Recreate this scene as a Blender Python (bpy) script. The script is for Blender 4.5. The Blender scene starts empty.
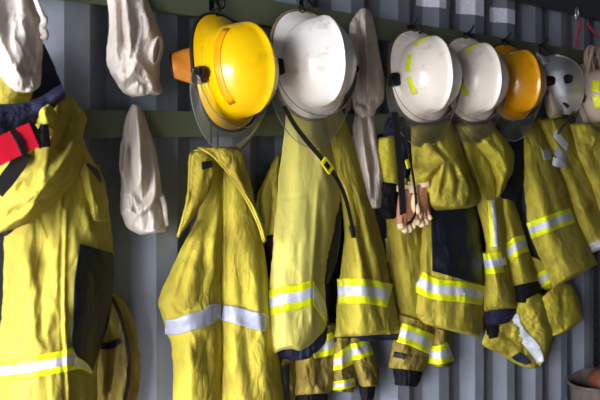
import bpy, bmesh, math, random
import numpy as np
from mathutils import Vector, Matrix
PI = math.pi
random.seed(4)
S = bpy.context.scene
COL = S.collection

# ------------------------------------------------------------------ camera
F = 700.0                       # focal length in pixels of a 600 px wide frame
PHI = math.radians(43.6)        # the wall runs away to the right at this angle
SN, CS = math.sin(PHI), math.cos(PHI)
CAMY, CAMZ, HOR = -1.75, 1.55, 123.0
cam_d = bpy.data.cameras.new('camera')
cam = bpy.data.objects.new('camera', cam_d); COL.objects.link(cam)
cam.location = (0, CAMY, CAMZ); cam.rotation_euler = (PI/2, 0, -PI/2 + (PI/2 - PHI))
cam_d.sensor_width = 36; cam_d.lens = F*36/600; cam_d.shift_y = -(200-HOR)/600
cam_d.clip_start = .02
cam_d.dof.use_dof = True; cam_d.dof.focus_distance = 2.3; cam_d.dof.aperture_fstop = 4.5
S.camera = cam

def at(x, y, t=0.0):
    """point of the place seen at pixel x, y lying t metres in front of the wall"""
    u = (x-300)/F
    lam = (-CAMY-t)/(CS-u*SN)
    return Vector((lam*(SN+u*CS), -t, CAMZ+(HOR-y)/F*lam))
def at_np(x, y, t):
    u = (x-300)/F
    lam = (-CAMY-t)/(CS-u*SN)
    return np.stack([lam*(SN+u*CS), -t, CAMZ+(HOR-y)/F*lam], -1)

# ------------------------------------------------------------------ materials
def srgb(r, g, b):
    f = lambda c: (c/255/12.92) if c/255 <= .04045 else ((c/255+.055)/1.055)**2.4
    return (f(r), f(g), f(b), 1)
def new_mat(name):
    m = bpy.data.materials.new(name); m.use_nodes = True
    nt = m.node_tree; b = nt.nodes['Principled BSDF']
    return m, nt, b
def N(nt, typ, **kw):
    n = nt.nodes.new(typ)
    for k, v in kw.items():
        if k.startswith('i_'): n.inputs[k[2:].replace('_', ' ')].default_value = v
        else: setattr(n, k, v)
    return n
def plain(name, col, rough=.6, metal=0., spec=.5, var=.12, scale=30, bump=.0, coat=0):
    m, nt, b = new_mat(name)
    tc = N(nt, 'ShaderNodeTexCoord')
    nz = N(nt, 'ShaderNodeTexNoise', i_Scale=scale, i_Detail=5.)
    nt.links.new(tc.outputs['Object'], nz.inputs['Vector'])
    rp = N(nt, 'ShaderNodeValToRGB')
    c = Vector(col[:3])
    rp.color_ramp.elements[0].position = .3; rp.color_ramp.elements[1].position = .7
    rp.color_ramp.elements[0].color = (*(c*(1-var)), 1); rp.color_ramp.elements[1].color = (*(c*(1+var)), 1)
    nt.links.new(nz.outputs['Fac'], rp.inputs['Fac'])
    nt.links.new(rp.outputs['Color'], b.inputs['Base Color'])
    b.inputs['Roughness'].default_value = rough; b.inputs['Metallic'].default_value = metal
    b.inputs['Specular IOR Level'].default_value = spec
    if coat: b.inputs['Coat Weight'].default_value = coat; b.inputs['Coat Roughness'].default_value = .12
    if bump:
        bp = N(nt, 'ShaderNodeBump', i_Strength=bump, i_Distance=.004)
        nt.links.new(nz.outputs['Fac'], bp.inputs['Height']); nt.links.new(bp.outputs['Normal'], b.inputs['Normal'])
    return m
def cloth(name, col, dirt, amount=.5, scale=7., wr=.35, weave=900, seed=0., rough=.85):
    """woven cloth: colour with soft soiling, creases and a fine weave"""
    m, nt, b = new_mat(name)
    tc = N(nt, 'ShaderNodeTexCoord')
    mp = N(nt, 'ShaderNodeMapping'); mp.inputs['Location'].default_value = (seed, seed*.7, 0)
    mp.inputs['Scale'].default_value = (1, 1, .55)
    nt.links.new(tc.outputs['Object'], mp.inputs['Vector'])
    n1 = N(nt, 'ShaderNodeTexNoise', i_Scale=scale, i_Detail=8., i_Roughness=.65, i_Distortion=.4)
    nt.links.new(mp.outputs['Vector'], n1.inputs['Vector'])
    r1 = N(nt, 'ShaderNodeValToRGB')
    r1.color_ramp.elements[0].position = .40; r1.color_ramp.elements[0].color = (0, 0, 0, 1)
    r1.color_ramp.elements[1].position = .68; r1.color_ramp.elements[1].color = (amount, amount, amount, 1)
    nt.links.new(n1.outputs['Fac'], r1.inputs['Fac'])
    mx = N(nt, 'ShaderNodeMix', data_type='RGBA')
    mx.inputs['A'].default_value = col; mx.inputs['B'].default_value = dirt
    nt.links.new(r1.outputs['Color'], mx.inputs['Factor'])
    nt.links.new(mx.outputs['Result'], b.inputs['Base Color'])
    b.inputs['Roughness'].default_value = rough; b.inputs['Specular IOR Level'].default_value = .2
    b.inputs['Sheen Weight'].default_value = .0
    n2 = N(nt, 'ShaderNodeTexNoise', i_Scale=22., i_Detail=4., i_Distortion=1.2)
    nt.links.new(mp.outputs['Vector'], n2.inputs['Vector'])
    b1 = N(nt, 'ShaderNodeBump', i_Strength=wr, i_Distance=.012)
    nt.links.new(n2.outputs['Fac'], b1.inputs['Height'])
    n3 = N(nt, 'ShaderNodeTexNoise', i_Scale=float(weave), i_Detail=1.)
    nt.links.new(tc.outputs['Object'], n3.inputs['Vector'])
    b2 = N(nt, 'ShaderNodeBump', i_Strength=.25, i_Distance=.001)
    nt.links.new(n3.outputs['Fac'], b2.inputs['Height']); nt.links.new(b1.outputs['Normal'], b2.inputs['Normal'])
    nt.links.new(b2.outputs['Normal'], b.inputs['Normal'])
    return m
def visor_mat(name, tint):
    m, nt, b = new_mat(name)
    nt.nodes.remove(b)
    out = nt.nodes['Material Output']
    tr = N(nt, 'ShaderNodeBsdfTransparent'); tr.inputs['Color'].default_value = tint
    gl = N(nt, 'ShaderNodeBsdfGlossy'); gl.inputs['Roughness'].default_value = .08
    df = N(nt, 'ShaderNodeBsdfDiffuse'); df.inputs['Color'].default_value = (.55, .55, .5, 1)
    fr = N(nt, 'ShaderNodeFresnel', i_IOR=1.5)
    nz = N(nt, 'ShaderNodeTexNoise', i_Scale=25., i_Detail=6.)
    tc = N(nt, 'ShaderNodeTexCoord'); nt.links.new(tc.outputs['Object'], nz.inputs['Vector'])
    mr = N(nt, 'ShaderNodeMapRange'); mr.inputs['To Min'].default_value = .02; mr.inputs['To Max'].default_value = .1
    nt.links.new(nz.outputs['Fac'], mr.inputs['Value'])
    m1 = N(nt, 'ShaderNodeMixShader'); m2 = N(nt, 'ShaderNodeMixShader')
    nt.links.new(mr.outputs['Result'], m1.inputs['Fac'])
    nt.links.new(tr.outputs[0], m1.inputs[1]); nt.links.new(df.outputs[0], m1.inputs[2])
    nt.links.new(fr.outputs[0], m2.inputs['Fac'])
    nt.links.new(m1.outputs[0], m2.inputs[1]); nt.links.new(gl.outputs[0], m2.inputs[2])
    nt.links.new(m2.outputs[0], out.inputs['Surface'])
    return m
def shell_mat(name, col, scuff, rough=.25, amount=.6, seed=0.):
    """glossy painted helmet shell with scuffs and soot specks"""
    m, nt, b = new_mat(name)
    tc = N(nt, 'ShaderNodeTexCoord')
    mp = N(nt, 'ShaderNodeMapping'); mp.inputs['Location'].default_value = (seed, seed, seed)
    nt.links.new(tc.outputs['Object'], mp.inputs['Vector'])
    n1 = N(nt, 'ShaderNodeTexNoise', i_Scale=16., i_Detail=10., i_Roughness=.72)
    nt.links.new(mp.outputs['Vector'], n1.inputs['Vector'])
    r1 = N(nt, 'ShaderNodeValToRGB')
    r1.color_ramp.elements[0].position = .53; r1.color_ramp.elements[0].color = (0, 0, 0, 1)
    r1.color_ramp.elements[1].position = .74; r1.color_ramp.elements[1].color = (amount,)*3 + (1,)
    nt.links.new(n1.outputs['Fac'], r1.inputs['Fac'])
    mx = N(nt, 'ShaderNodeMix', data_type='RGBA')
    mx.inputs['A'].default_value = col; mx.inputs['B'].default_value = scuff
    nt.links.new(r1.outputs['Color'], mx.inputs['Factor'])
    nt.links.new(mx.outputs['Result'], b.inputs['Base Color'])
    b.inputs['Roughness'].default_value = rough; b.inputs['Coat Weight'].default_value = .3
    b.inputs['Coat Roughness'].default_value = .15
    return m

YEL = dict(dirt=srgb(120, 98, 38))
M = {}
M['yellow1'] = cloth('yellow_cloth_bright', srgb(180, 167, 66), srgb(118, 100, 38), .8, 6, .5, seed=1)
M['yellow2'] = cloth('yellow_cloth_worn', srgb(196, 182, 66), srgb(138, 116, 44), .75, 7, .7, seed=5)
M['yellow3'] = cloth('yellow_cloth_pale', srgb(208, 199, 104), srgb(172, 154, 66), .5, 5, .3, seed=9)
M['yellow4'] = cloth('yellow_cloth_olive', srgb(184, 170, 62), srgb(112, 94, 34), .6, 8, .55, seed=14)
M['yellow5'] = cloth('yellow_cloth_green', srgb(192, 180, 60), srgb(128, 112, 32), .5, 7, .5, seed=21)
M['tan'] = cloth('tan_sooty_cloth', srgb(158, 138, 62), srgb(72, 58, 40), .8, 10, .6, seed=3)
M['navy'] = cloth('navy_lining_shade_cloth', srgb(20, 21, 34), srgb(12, 12, 18), .6, 14, .4, seed=2)
M['denim'] = cloth('navy_twill', srgb(40, 42, 66), srgb(22, 22, 36), .7, 20, .5, weave=500, seed=8)
M['blackcloth'] = cloth('black_coated_cloth', srgb(18, 22, 30), srgb(32, 38, 48), .6, 10, .4, seed=6, rough=.5)
M['knit'] = cloth('black_knit', srgb(16, 16, 20), srgb(28, 28, 32), .5, 30, .3, weave=350, seed=4)
M['cotton'] = cloth('offwhite_cotton', srgb(232, 222, 212), srgb(190, 174, 160), .55, 9, .45, weave=1200, seed=12)
M['cottondirty'] = cloth('soiled_cotton', srgb(216, 202, 190), srgb(156, 140, 128), .7, 9, .5, weave=1200, seed=17)
M['lime'] = plain('fluorescent_lime_tape', srgb(228, 236, 20), .5, var=.08, scale=40)
M['silver'] = plain('silver_reflective_tape', srgb(204, 207, 218), .42, .0, .6, var=.12, scale=26, bump=.25)
M['greytape'] = plain('grey_reflective_tape', srgb(164, 167, 184), .42, .0, .6, var=.2, scale=22, bump=.5)
M['webbing'] = plain('black_webbing', srgb(16, 16, 18), .75, var=.2, scale=300, bump=.3)
M['red'] = plain('red_webbing', srgb(205, 16, 44), .45, var=.1, scale=250, bump=.2)
M['blackplastic'] = plain('black_plastic', srgb(18, 18, 20), .4, var=.15, scale=40)
M['blackmetal'] = plain('black_iron', srgb(22, 22, 24), .4, .6, var=.25, scale=60, bump=.2)
M['yplastic'] = plain('yellow_plastic', srgb(222, 205, 30), .4)
M['sh_yellow'] = shell_mat('yellow_helmet_paint', srgb(238, 188, 2), srgb(170, 116, 10), .22, .5, 3)
M['sh_amber'] = shell_mat('amber_helmet_paint', srgb(208, 142, 6), srgb(130, 80, 10), .24, .6, 8)
M['sh_white'] = shell_mat('white_helmet_paint', srgb(248, 243, 236), srgb(150, 116, 84), .22, .55, 11)
M['sh_cream'] = shell_mat('cream_helmet_paint', srgb(236, 226, 214), srgb(126, 104, 88), .24, .6, 15)
M['sh_grey'] = shell_mat('grey_helmet_paint', srgb(236, 236, 240), srgb(150, 146, 146), .3, .5, 19)
M['sh_beige'] = shell_mat('beige_helmet_paint', srgb(196, 176, 160), srgb(120, 100, 86), .4, .6, 23)
M['trimbeige'] = plain('worn_beige_edging', srgb(142, 118, 94), .7, var=.3, scale=40, bump=.4)
M['trimdark'] = plain('worn_brown_edging', srgb(86, 66, 54), .7, var=.3, scale=40, bump=.4)
M['trimblack'] = plain('black_rubber_edging', srgb(20, 20, 22), .6)
M['orange'] = plain('orange_leather', srgb(214, 130, 24), .55, var=.2, scale=40, bump=.3)
M['orangeband'] = plain('orange_band_paint', srgb(226, 156, 6), .3, var=.08, scale=40)
M['visor'] = visor_mat('clear_visor', (.985, .98, .95, 1))
M['visoredge'] = plain('visor_rim', srgb(120, 116, 104), .3)
M['paper'] = plain('white_paper_label', srgb(226, 226, 240), .7, var=.16, scale=90)
M['palm'] = cloth('rust_glove_leather', srgb(190, 134, 104), srgb(130, 80, 60), .6, 30, .5, seed=2)
M['cream'] = cloth('cream_glove_leather', srgb(224, 200, 160), srgb(150, 118, 86), .5, 30, .4, seed=7)
M['rope'] = plain('beige_rope', srgb(176, 150, 132), .85, var=.25, scale=120, bump=.5)
M['redcord'] = plain('red_cord', srgb(170, 20, 36), .7, var=.2, scale=150)
M['steel'] = plain('bright_steel', srgb(190, 190, 194), .3, .9, var=.1)
M['bucket'] = cloth('grey_canvas', srgb(84, 76, 72), srgb(44, 40, 38), .7, 12, .5, seed=2)
M['brown'] = cloth('brown_leather', srgb(92, 50, 38), srgb(54, 30, 24), .6, 12, .4, seed=3, rough=.6)
M['green'] = plain('olive_green_painted_timber', srgb(96, 104, 80), .5, var=.16, scale=6, bump=.12)
M['darksteel'] = plain('dark_galvanised_steel', srgb(50, 52, 56), .5, .5, var=.2)

def wall_mat():
    m, nt, b = new_mat('blue_grey_container_paint')
    tc = N(nt, 'ShaderNodeTexCoord')
    n1 = N(nt, 'ShaderNodeTexNoise', i_Scale=3., i_Detail=8., i_Roughness=.6)
    nt.links.new(tc.outputs['Object'], n1.inputs['Vector'])
    r = N(nt, 'ShaderNodeValToRGB')
    r.color_ramp.elements[0].position = .3; r.color_ramp.elements[0].color = srgb(106, 112, 122)
    r.color_ramp.elements[1].position = .75; r.color_ramp.elements[1].color = srgb(132, 139, 149)
    nt.links.new(n1.outputs['Fac'], r.inputs['Fac']); nt.links.new(r.outputs['Color'], b.inputs['Base Color'])
    b.inputs['Roughness'].default_value = .45
    n2 = N(nt, 'ShaderNodeTexNoise', i_Scale=7., i_Detail=3.)
    nt.links.new(tc.outputs['Object'], n2.inputs['Vector'])
    bp = N(nt, 'ShaderNodeBump', i_Strength=.18, i_Distance=.03)
    nt.links.new(n2.outputs['Fac'], bp.inputs['Height']); nt.links.new(bp.outputs['Normal'], b.inputs['Normal'])
    return m
M['wall'] = wall_mat()
M['dark'] = plain('dark_grey_paint', srgb(62, 66, 72), .6, var=.15, scale=3)
M['ply'] = plain('worn_plywood', srgb(74, 62, 50), .7, var=.25, scale=5, bump=.2)
M['concrete'] = plain('dark_asphalt', srgb(74, 72, 70), .85, var=.1, scale=2)

# ------------------------------------------------------------------ mesh helpers
def link(name, verts, faces, mats, parent=None, smooth=True, fmat=None):
    me = bpy.data.meshes.new(name)
    me.from_pydata([tuple(v) for v in verts], [], faces)
    if not isinstance(mats, (list, tuple)): mats = [mats]
    for m in mats: me.materials.append(m)
    if fmat is not None: me.polygons.foreach_set('material_index', fmat)
    me.polygons.foreach_set('use_smooth', [smooth]*len(me.polygons))
    bm = bmesh.new(); bm.from_mesh(me); bmesh.ops.recalc_face_normals(bm, faces=bm.faces); bm.to_mesh(me); bm.free()
    o = bpy.data.objects.new(name, me); COL.objects.link(o)
    if parent is not None: adopt(o, parent)
    return o
def adopt(o, parent):
    o.parent = parent
    inv = Matrix.Identity(4); p = parent
    chain = []
    while p is not None: chain.append(p); p = p.parent
    w = Matrix.Identity(4)
    for q in reversed(chain): w = w @ q.matrix_parent_inverse @ q.matrix_basis
    o.matrix_parent_inverse = w.inverted()
def tag(o, label, cat, group=None):
    o['label'] = label; o['category'] = cat
    if group: o['group'] = group
    return o
def structure(o): o['kind'] = 'structure'; return o
def thing(name, loc, label, cat, group=None, rot=None):
    e = bpy.data.objects.new(name, None); COL.objects.link(e)
    e.location = loc; e.empty_display_size = .05
    if rot is not None: e.rotation_euler = rot.to_euler()
    return tag(e, label, cat, group)
def box(name, lo, hi, mat, parent=None, bev=.0):
    (a, b, c), (d, e, f) = lo, hi
    bm = bmesh.new(); bmesh.ops.create_cube(bm, size=1)
    for v in bm.verts:
        v.co = Vector((a+(d-a)*(v.co.x+.5), b+(e-b)*(v.co.y+.5), c+(f-c)*(v.co.z+.5)))
    if bev: bmesh.ops.bevel(bm, geom=bm.edges[:], offset=bev, segments=2, affect='EDGES')
    me = bpy.data.meshes.new(name); bm.to_mesh(me); bm.free(); me.materials.append(mat)
    o = bpy.data.objects.new(name, me); COL.objects.link(o)
    if parent is not None: adopt(o, parent)
    return o
def catmull(P, n):
    P = np.asarray(P, float); k = len(P)
    if k == 1: return np.repeat(P, n, 0)
    s = np.linspace(0, k-1, n); i = np.minimum(s.astype(int), k-2); f = (s-i)[:, None]
    p1, p2 = P[i], P[i+1]
    p0 = np.where((i > 0)[:, None], P[np.maximum(i-1, 0)], 2*p1-p2)
    p3 = np.where((i < k-2)[:, None], P[np.minimum(i+2, k-1)], 2*p2-p1)
    return .5*((2*p1)+(-p0+p2)*f+(2*p0-5*p1+4*p2-p3)*f**2+(-p0+3*p1-3*p2+p3)*f**3)
def vnoise(x, y, seed=0):
    def h(i, j):
        a = np.sin(i*127.1+j*311.7+seed*74.7)*43758.5453
        return a-np.floor(a)
    i, j = np.floor(x), np.floor(y); f, g = x-i, y-j
    f = f*f*(3-2*f); g = g*g*(3-2*g)
    return ((h(i, j)*(1-f)+h(i+1, j)*f)*(1-g)+(h(i, j+1)*(1-f)+h(i+1, j+1)*f)*g)*2-1
def sweep(name, pts, r, mat, parent=None, seg=8, closed=False, flat=1.0, build=True):
    """round (or flattened) tube along world points; r number or list"""
    P = [Vector(p) for p in pts]; n = len(P)
    R = r if isinstance(r, (list, tuple)) else [r]*n
    V, Fc = [], []
    up = None
    for i in range(n):
        a = P[(i-1) % n] if closed or i > 0 else P[i]
        b = P[(i+1) % n] if closed or i < n-1 else P[i]
        T = (b-a).normalized()
        if up is None:
            up = T.cross(Vector((.3, .2, 1)))
            if up.length < .1: up = T.cross(Vector((1, 0, 0)))
            up.normalize()
        else:
            up = (up-T*up.dot(T)).normalized()
        w = T.cross(up)
        for k in range(seg):
            q = 2*PI*k/seg
            V.append(P[i]+R[i]*(math.cos(q)*up+math.sin(q)*w*flat))
    for i in range(n if closed else n-1):
        j = (i+1) % n
        for k in range(seg):
            l = (k+1) % seg
            Fc.append((i*seg+k, i*seg+l, j*seg+l, j*seg+k))
    if not closed:
        Fc.append(tuple(range(seg))); Fc.append(tuple((n-1)*seg+k for k in range(seg)))
    if not build: return V, Fc
    return link(name, V, Fc, mat, parent)
def smoothpts(P, n): return [Vector(p) for p in catmull([tuple(p) for p in P], n)]
def ribbon(name, pts, w, th, mat, parent=None, n=40, nrm=Vector((0, -1, 0))):
    """flat webbing along world points"""
    P = smoothpts(pts, n); V, Fc = [], []
    for i, p in enumerate(P):
        T = (P[min(i+1, n-1)]-P[max(i-1, 0)]).normalized()
        s = T.cross(nrm).normalized(); q = s.cross(T).normalized()
        for a, b in ((-1, -1), (1, -1), (1, 1), (-1, 1)):
            V.append(p+s*(a*w/2)+q*(b*th/2))
    for i in range(n-1):
        for k in range(4):
            l = (k+1) % 4; Fc.append((i*4+k, i*4+l, (i+1)*4+l, (i+1)*4+k))
    Fc += [(0, 1, 2, 3), tuple((n-1)*4+k for k in range(4))]
    return link(name, V, Fc, mat, parent, smooth=False)

def seg_dist(X, Y, pts):
    best = np.full(X.shape, 1e9); par = np.zeros(X.shape)
    L = [0]
    for a, b in zip(pts[:-1], pts[1:]): L.append(L[-1]+math.hypot(b[0]-a[0], b[1]-a[1]))
    for k, (a, b) in enumerate(zip(pts[:-1], pts[1:])):
        dx, dy = b[0]-a[0], b[1]-a[1]; q = dx*dx+dy*dy+1e-9
        s = np.clip(((X-a[0])*dx+(Y-a[1])*dy)/q, 0, 1)
        d = np.hypot(X-a[0]-s*dx, Y-a[1]-s*dy)
        m = d < best; best = np.where(m, d, best); par = np.where(m, (L[k]+s*(L[k+1]-L[k]))/L[-1], par)
    return best, par
SURF = {}
def panel(name, rows, mat, parent, tb=.04, th=.03, p=1.25, folds=(), nz=(.006, .09, .02, 1, 0.), nu=56, nv=100, e=.6, hem=.03, top=.04, wob=.5, back=.006, jag=0., crisp=.45):
    """a hanging piece of cloth with real depth: rows of (x left, y left, x right, y right) down the piece, standing tb off
    the wall and bellying th further out, with folds (polyline, height, width) and drape noise"""
    k = len(rows)
    Rw = catmull(rows, nv)
    def per(a):
        a = [a]*k if not isinstance(a, (list, tuple)) else a
        return catmull([[q] for q in np.interp(np.linspace(0, 1, k), np.linspace(0, 1, len(a)), a)], nv)[:, 0]
    TB, TH = per(tb), per(th)
    u = np.linspace(0, 1, nu)[None, :]; v = np.linspace(0, 1, nv)[:, None]
    xl, yl, xr, yr = [Rw[:, c][:, None] for c in range(4)]
    wl = wob*vnoise(yl*.11, yl*0, nz[3]+3)+wob*.6*vnoise(yl*.3, yl*0, nz[3]+4); wr_ = wob*vnoise(yr*.11, yr*0, nz[3]+7)+wob*.6*vnoise(yr*.3, yr*0, nz[3]+8)
    X = (xl+wl)*(1-u)+(xr+wr_)*u; Y = yl*(1-u)+yr*u
    if jag: Y = Y+jag*vnoise(X*.12, X*0, nz[3]+11)*(v**6)
    prof = np.sin(PI*np.clip(u, 0, 1)**p)**e
    endf = np.ones_like(v)
    if top: endf = endf*np.clip(v/top, 0, 1)**.5
    if hem: endf = endf*(.35+.65*np.clip((1-v)/hem, 0, 1)**.5)
    ef = np.clip(np.minimum(u, 1-u)/.10, 0, 1)**.6*np.clip(v/.03+.2, 0, 1)
    amp, fx, fy, sd, sh = nz
    Xs = X-sh*(Y-rows[0][1])
    d = amp*(vnoise(Xs*fx, Y*fy, sd)+.5*vnoise(Xs*fx*2.1, Y*fy*2.3, sd+20)+.22*vnoise(Xs*fx*4.3, Y*fy*6, sd+40))
    wx = Xs*fx+.7*vnoise(Xs*fx*.6, Y*fy*2, sd+60); wy = Y*fy*1.3+.5*vnoise(Xs*fx*1.1, Y*fy*1.1, sd+61)
    rg = (1-np.abs(vnoise(wx*1.2, wy, sd+62)))**5*(.5+.5*vnoise(Xs*fx*.5, Y*fy*1.5, sd+63))
    rg2 = (1-np.abs(vnoise(wx*2.6+wy*1.5, wy*2.4, sd+64)))**4*(.5+.5*vnoise(Xs*fx*.9, Y*fy*2.2, sd+65))
    d = d+crisp*amp*(1.1*rg-.9*rg2)
    for f in folds:
        pts, a, w = f[:3]
        D, q = seg_dist(X, Y, pts)
        taper = np.clip(np.minimum(q, 1-q)/.22+.12, 0, 1) if len(f) < 4 else 1.0
        d = d+a*np.exp(-(D/w)**2)*taper
    T = TB[:, None]+TH[:, None]*prof*endf+d*ef
    T = np.maximum(T, TB[:, None]-.004*ef)
    front = at_np(X, Y, T).reshape(-1, 3)
    TBk = np.minimum(TB[:, None]-back*prof-.002, T-.002)
    bk = at_np(X, Y, TBk).reshape(-1, 3)
    n = nu*nv; V = np.concatenate([front, bk]); Fc = []
    for j in range(nv-1):
        for i in range(nu-1):
            a = j*nu+i; Fc.append((a, a+1, a+nu+1, a+nu)); Fc.append((n+a, n+a+nu, n+a+nu+1, n+a+1))
    for i in range(nu-1):
        Fc.append((i, n+i, n+i+1, i+1)); a = (nv-1)*nu+i; Fc.append((a, a+1, n+a+1, n+a))
    for j in range(nv-1):
        a = j*nu; Fc.append((a, a+nu, n+a+nu, n+a)); a = j*nu+nu-1; Fc.append((a, n+a, n+a+nu, a+nu))
    o = link(name, V.tolist(), Fc, mat, parent)
    SURF[o.name] = (X.ravel(), Y.ravel(), T.ravel())
    return o
def host_t(o, X, Y):
    hx, hy, ht = SURF[o.name]
    sh = X.shape; out = []
    for x, y in zip(X.ravel(), Y.ravel()):
        d = (hx-x)**2+(hy-y)**2
        i = np.argpartition(d, 5)[:5]; w = 1/(d[i]+.05); out.append((ht[i]*w).sum()/w.sum())
    return np.array(out).reshape(sh)
def slab(name, X, Y, T, mats, parent, fmat=None, thick=.003):
    nv, nu = X.shape; n = nu*nv
    V = np.concatenate([at_np(X, Y, T).reshape(-1, 3), at_np(X, Y, T-thick).reshape(-1, 3)]); Fc, fm = [], []
    for j in range(nv-1):
        for i in range(nu-1):
            a = j*nu+i; Fc.append((a, a+1, a+nu+1, a+nu)); Fc.append((n+a, n+a+nu, n+a+nu+1, n+a+1))
            q = fmat(j, i, nv, nu) if fmat else 0; fm += [q, q]
    for i in range(nu-1):
        Fc.append((i, n+i, n+i+1, i+1)); fm.append(fmat(0, i, nv, nu) if fmat else 0)
        a = (nv-1)*nu+i; Fc.append((a, a+1, n+a+1, n+a)); fm.append(fmat(nv-2, i, nv, nu) if fmat else 0)
    for j in range(nv-1):
        q = fmat(j, 0, nv, nu) if fmat else 0
        a = j*nu; Fc.append((a, a+nu, n+a+nu, n+a)); a = j*nu+nu-1; Fc.append((a, n+a, n+a+nu, a+nu)); fm += [q, q]
    return link(name, V.tolist(), Fc, mats, parent, fmat=fm)
def stripe(host, pts, w, parent=None, kind='lime', off=.004, n=None, name='reflective_stripe', vert=False):
    """tape sewn on a garment: centre line in view, width across it"""
    L = sum(math.hypot(b[0]-a[0], b[1]-a[1]) for a, b in zip(pts[:-1], pts[1:]))
    n = n or max(10, int(L/1.2)); m = 11
    C = catmull(pts, n); D = np.gradient(C, axis=0); D /= np.linalg.norm(D, axis=1)[:, None]+1e-9
    Nn = np.stack([-D[:, 1], D[:, 0]], 1)
    Nn[Nn[:, 1] < 0] *= -1
    if vert: Nn = np.tile(np.array([[0., 1.]]), (n, 1))
    W = np.interp(np.linspace(0, 1, n), np.linspace(0, 1, len(w)) if isinstance(w, (list, tuple)) else [0, 1], w if isinstance(w, (list, tuple)) else [w, w])
    q = np.linspace(-.5, .5, m)[:, None]
    X = C[:, 0][None]+q*W[None]*Nn[:, 0][None]; Y = C[:, 1][None]+q*W[None]*Nn[:, 1][None]
    T = host_t(host, X, Y)+off
    if kind == 'lime':
        mats = [M['lime'], M['silver']]; fm = lambda j, i, nv, nu: 0 if (j < 3 or j >= 7) else 1
    elif kind == 'half':
        mats = [M['lime'], M['silver']]; fm = lambda j, i, nv, nu: 0 if j >= 6 else 1
    else:
        mats = [M[kind]]; fm = None
    return slab(name, X, Y, T, mats, parent if parent is not None else host.parent, fm)
def patch(name, host, rows, mat, parent, off=.005, nu=24, nv=30, nzamp=.0, thick=.004):
    Rw = catmull(rows, nv); u = np.linspace(0, 1, nu)[None]
    X = Rw[:, 0:1]*(1-u)+Rw[:, 2:3]*u; Y = Rw[:, 1:2]*(1-u)+Rw[:, 3:4]*u
    T = host_t(host, X, Y)+off+nzamp*vnoise(X*.12, Y*.08, 5)
    return slab(name, X, Y, T, mat, parent, thick=thick)

# ------------------------------------------------------------------ the container
X0 = at(475, 100, 0).x
PER, DEP = .278, .036
def prof_y(X):
    q = (X-X0) % PER
    if q < .072: return 0
    if q < .140: return DEP*(q-.072)/.068
    if q < .210: return DEP
    return DEP*(1-(q-.210)/.068)
def corr_xs(a, b):
    xs = [a, b]; k = math.floor((a-X0)/PER)-1
    while X0+k*PER < b:
        for q in (0, .072, .140, .210):
            x = X0+k*PER+q
            if a < x < b: xs.append(x)
        k += 1
    return sorted(xs)
XA, XB, ZT = -2.4, 4.75, 2.32
FRONT_X, YF = -2.4, -2.42
def corrugated(name, pts, z0, z1, mat, thick):
    V, Fc = [], []
    n = len(pts)
    for z in (z0, z1):
        V += [(x, y, z) for x, y in pts]+[(x+tx, y+ty, z) for (x, y), (tx, ty) in zip(pts, thick)]
    for i in range(n-1):
        Fc += [(i, i+1, 2*n+i+1, 2*n+i), (n+i, 3*n+i, 3*n+i+1, n+i+1), (i, n+i, n+i+1, i+1), (2*n+i, 2*n+i+1, 3*n+i+1, 3*n+i)]
    Fc += [(0, 2*n, 3*n, n), (n-1, 2*n-1, 4*n-1, 3*n-1)]
    return structure(link(name, V, Fc, mat, smooth=False))
xs = corr_xs(XA, XB)
corrugated('wall_back', [(x, prof_y(x)) for x in xs], 0, ZT, M['wall'], [(0, .006)]*len(xs))
xs2 = corr_xs(FRONT_X, XB)
corrugated('wall_front', [(x, YF-prof_y(x)) for x in xs2], 0, ZT, M['dark'], [(0, -.006)]*len(xs2))
ys = [YF+.0+i*(-YF)/36 for i in range(37)]
corrugated('wall_right', [(XB+(0, .0, .03, .03)[i % 4], y) for i, y in enumerate(ys)], 0, ZT, M['dark'], [(.006, 0)]*37)
structure(box('floor', (XA, YF-.04, -.03), (XB+.04, .045, 0), M['ply']))
structure(box('ceiling', (XA, YF-.04, ZT), (XB+.04, .045, ZT+.03), M['dark']))
structure(box('trim_1', (XA, -.045, 2.14), (XB, -.001, ZT), M['dark'], bev=.004))      # steel top rail
structure(box('trim_2', (XA, -.032, 1.868), (XB-.02, -.001, 1.95), M['green'], bev=.003))  # upper timber rail
structure(box('trim_3', (XA, -.032, 1.508), (XB-.02, -.001, 1.585), M['green'], bev=.003)) # lower timber rail
structure(box('ground', (-14, -14, -.2), (XA-.001, 9, -.05), M['concrete']))
structure(box('ground_side', (XA, -14, -.2), (9, YF-.05, -.05), M['concrete']))

# ------------------------------------------------------------------ paper labels bent over the corrugation
def label_on_wall(xl, xr, yt, yb, text):
    A, B = at(xl, yt, .0).x, at(xr, yt, 0).x
    xm = (xl+xr)/2
    zt, zb = at(xm, yt, 0).z, at(xm, yb, 0).z
    xx = [A]+[x for x in corr_xs(A, B) if A < x < B]+[B]
    V, Fc = [], []
    n = len(xx)
    for off in (-.0015, -.0004):
        for z in (zt, zb): V += [(x, prof_y(x)+off, z) for x in xx]
    for i in range(n-1):
        for b in (0, 2*n): Fc.append((b+i, b+i+1, b+n+i+1, b+n+i))
        Fc += [(i, i+1, 2*n+i+1, 2*n+i), (n+i, n+i+1, 3*n+i+1, 3*n+i)]
    Fc += [(0, n, 3*n, 2*n), (n-1, 2*n-1, 4*n-1, 3*n-1)]
    return tag(link('paper_label', V, Fc, M['paper'], smooth=False), text, 'label', 'paper labels on the corrugated wall')
label_on_wall(423, 446, -9, 6.5, 'white paper label cut off by the top edge, above the cream helmet')
label_on_wall(462.5, 485, -2, 14.5, 'white paper label on corrugated wall above the second cream helmet')
label_on_wall(496.5, 519, 8.5, 23, 'lowest and rightmost white paper label, on corrugated wall above the amber helmet')

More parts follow.
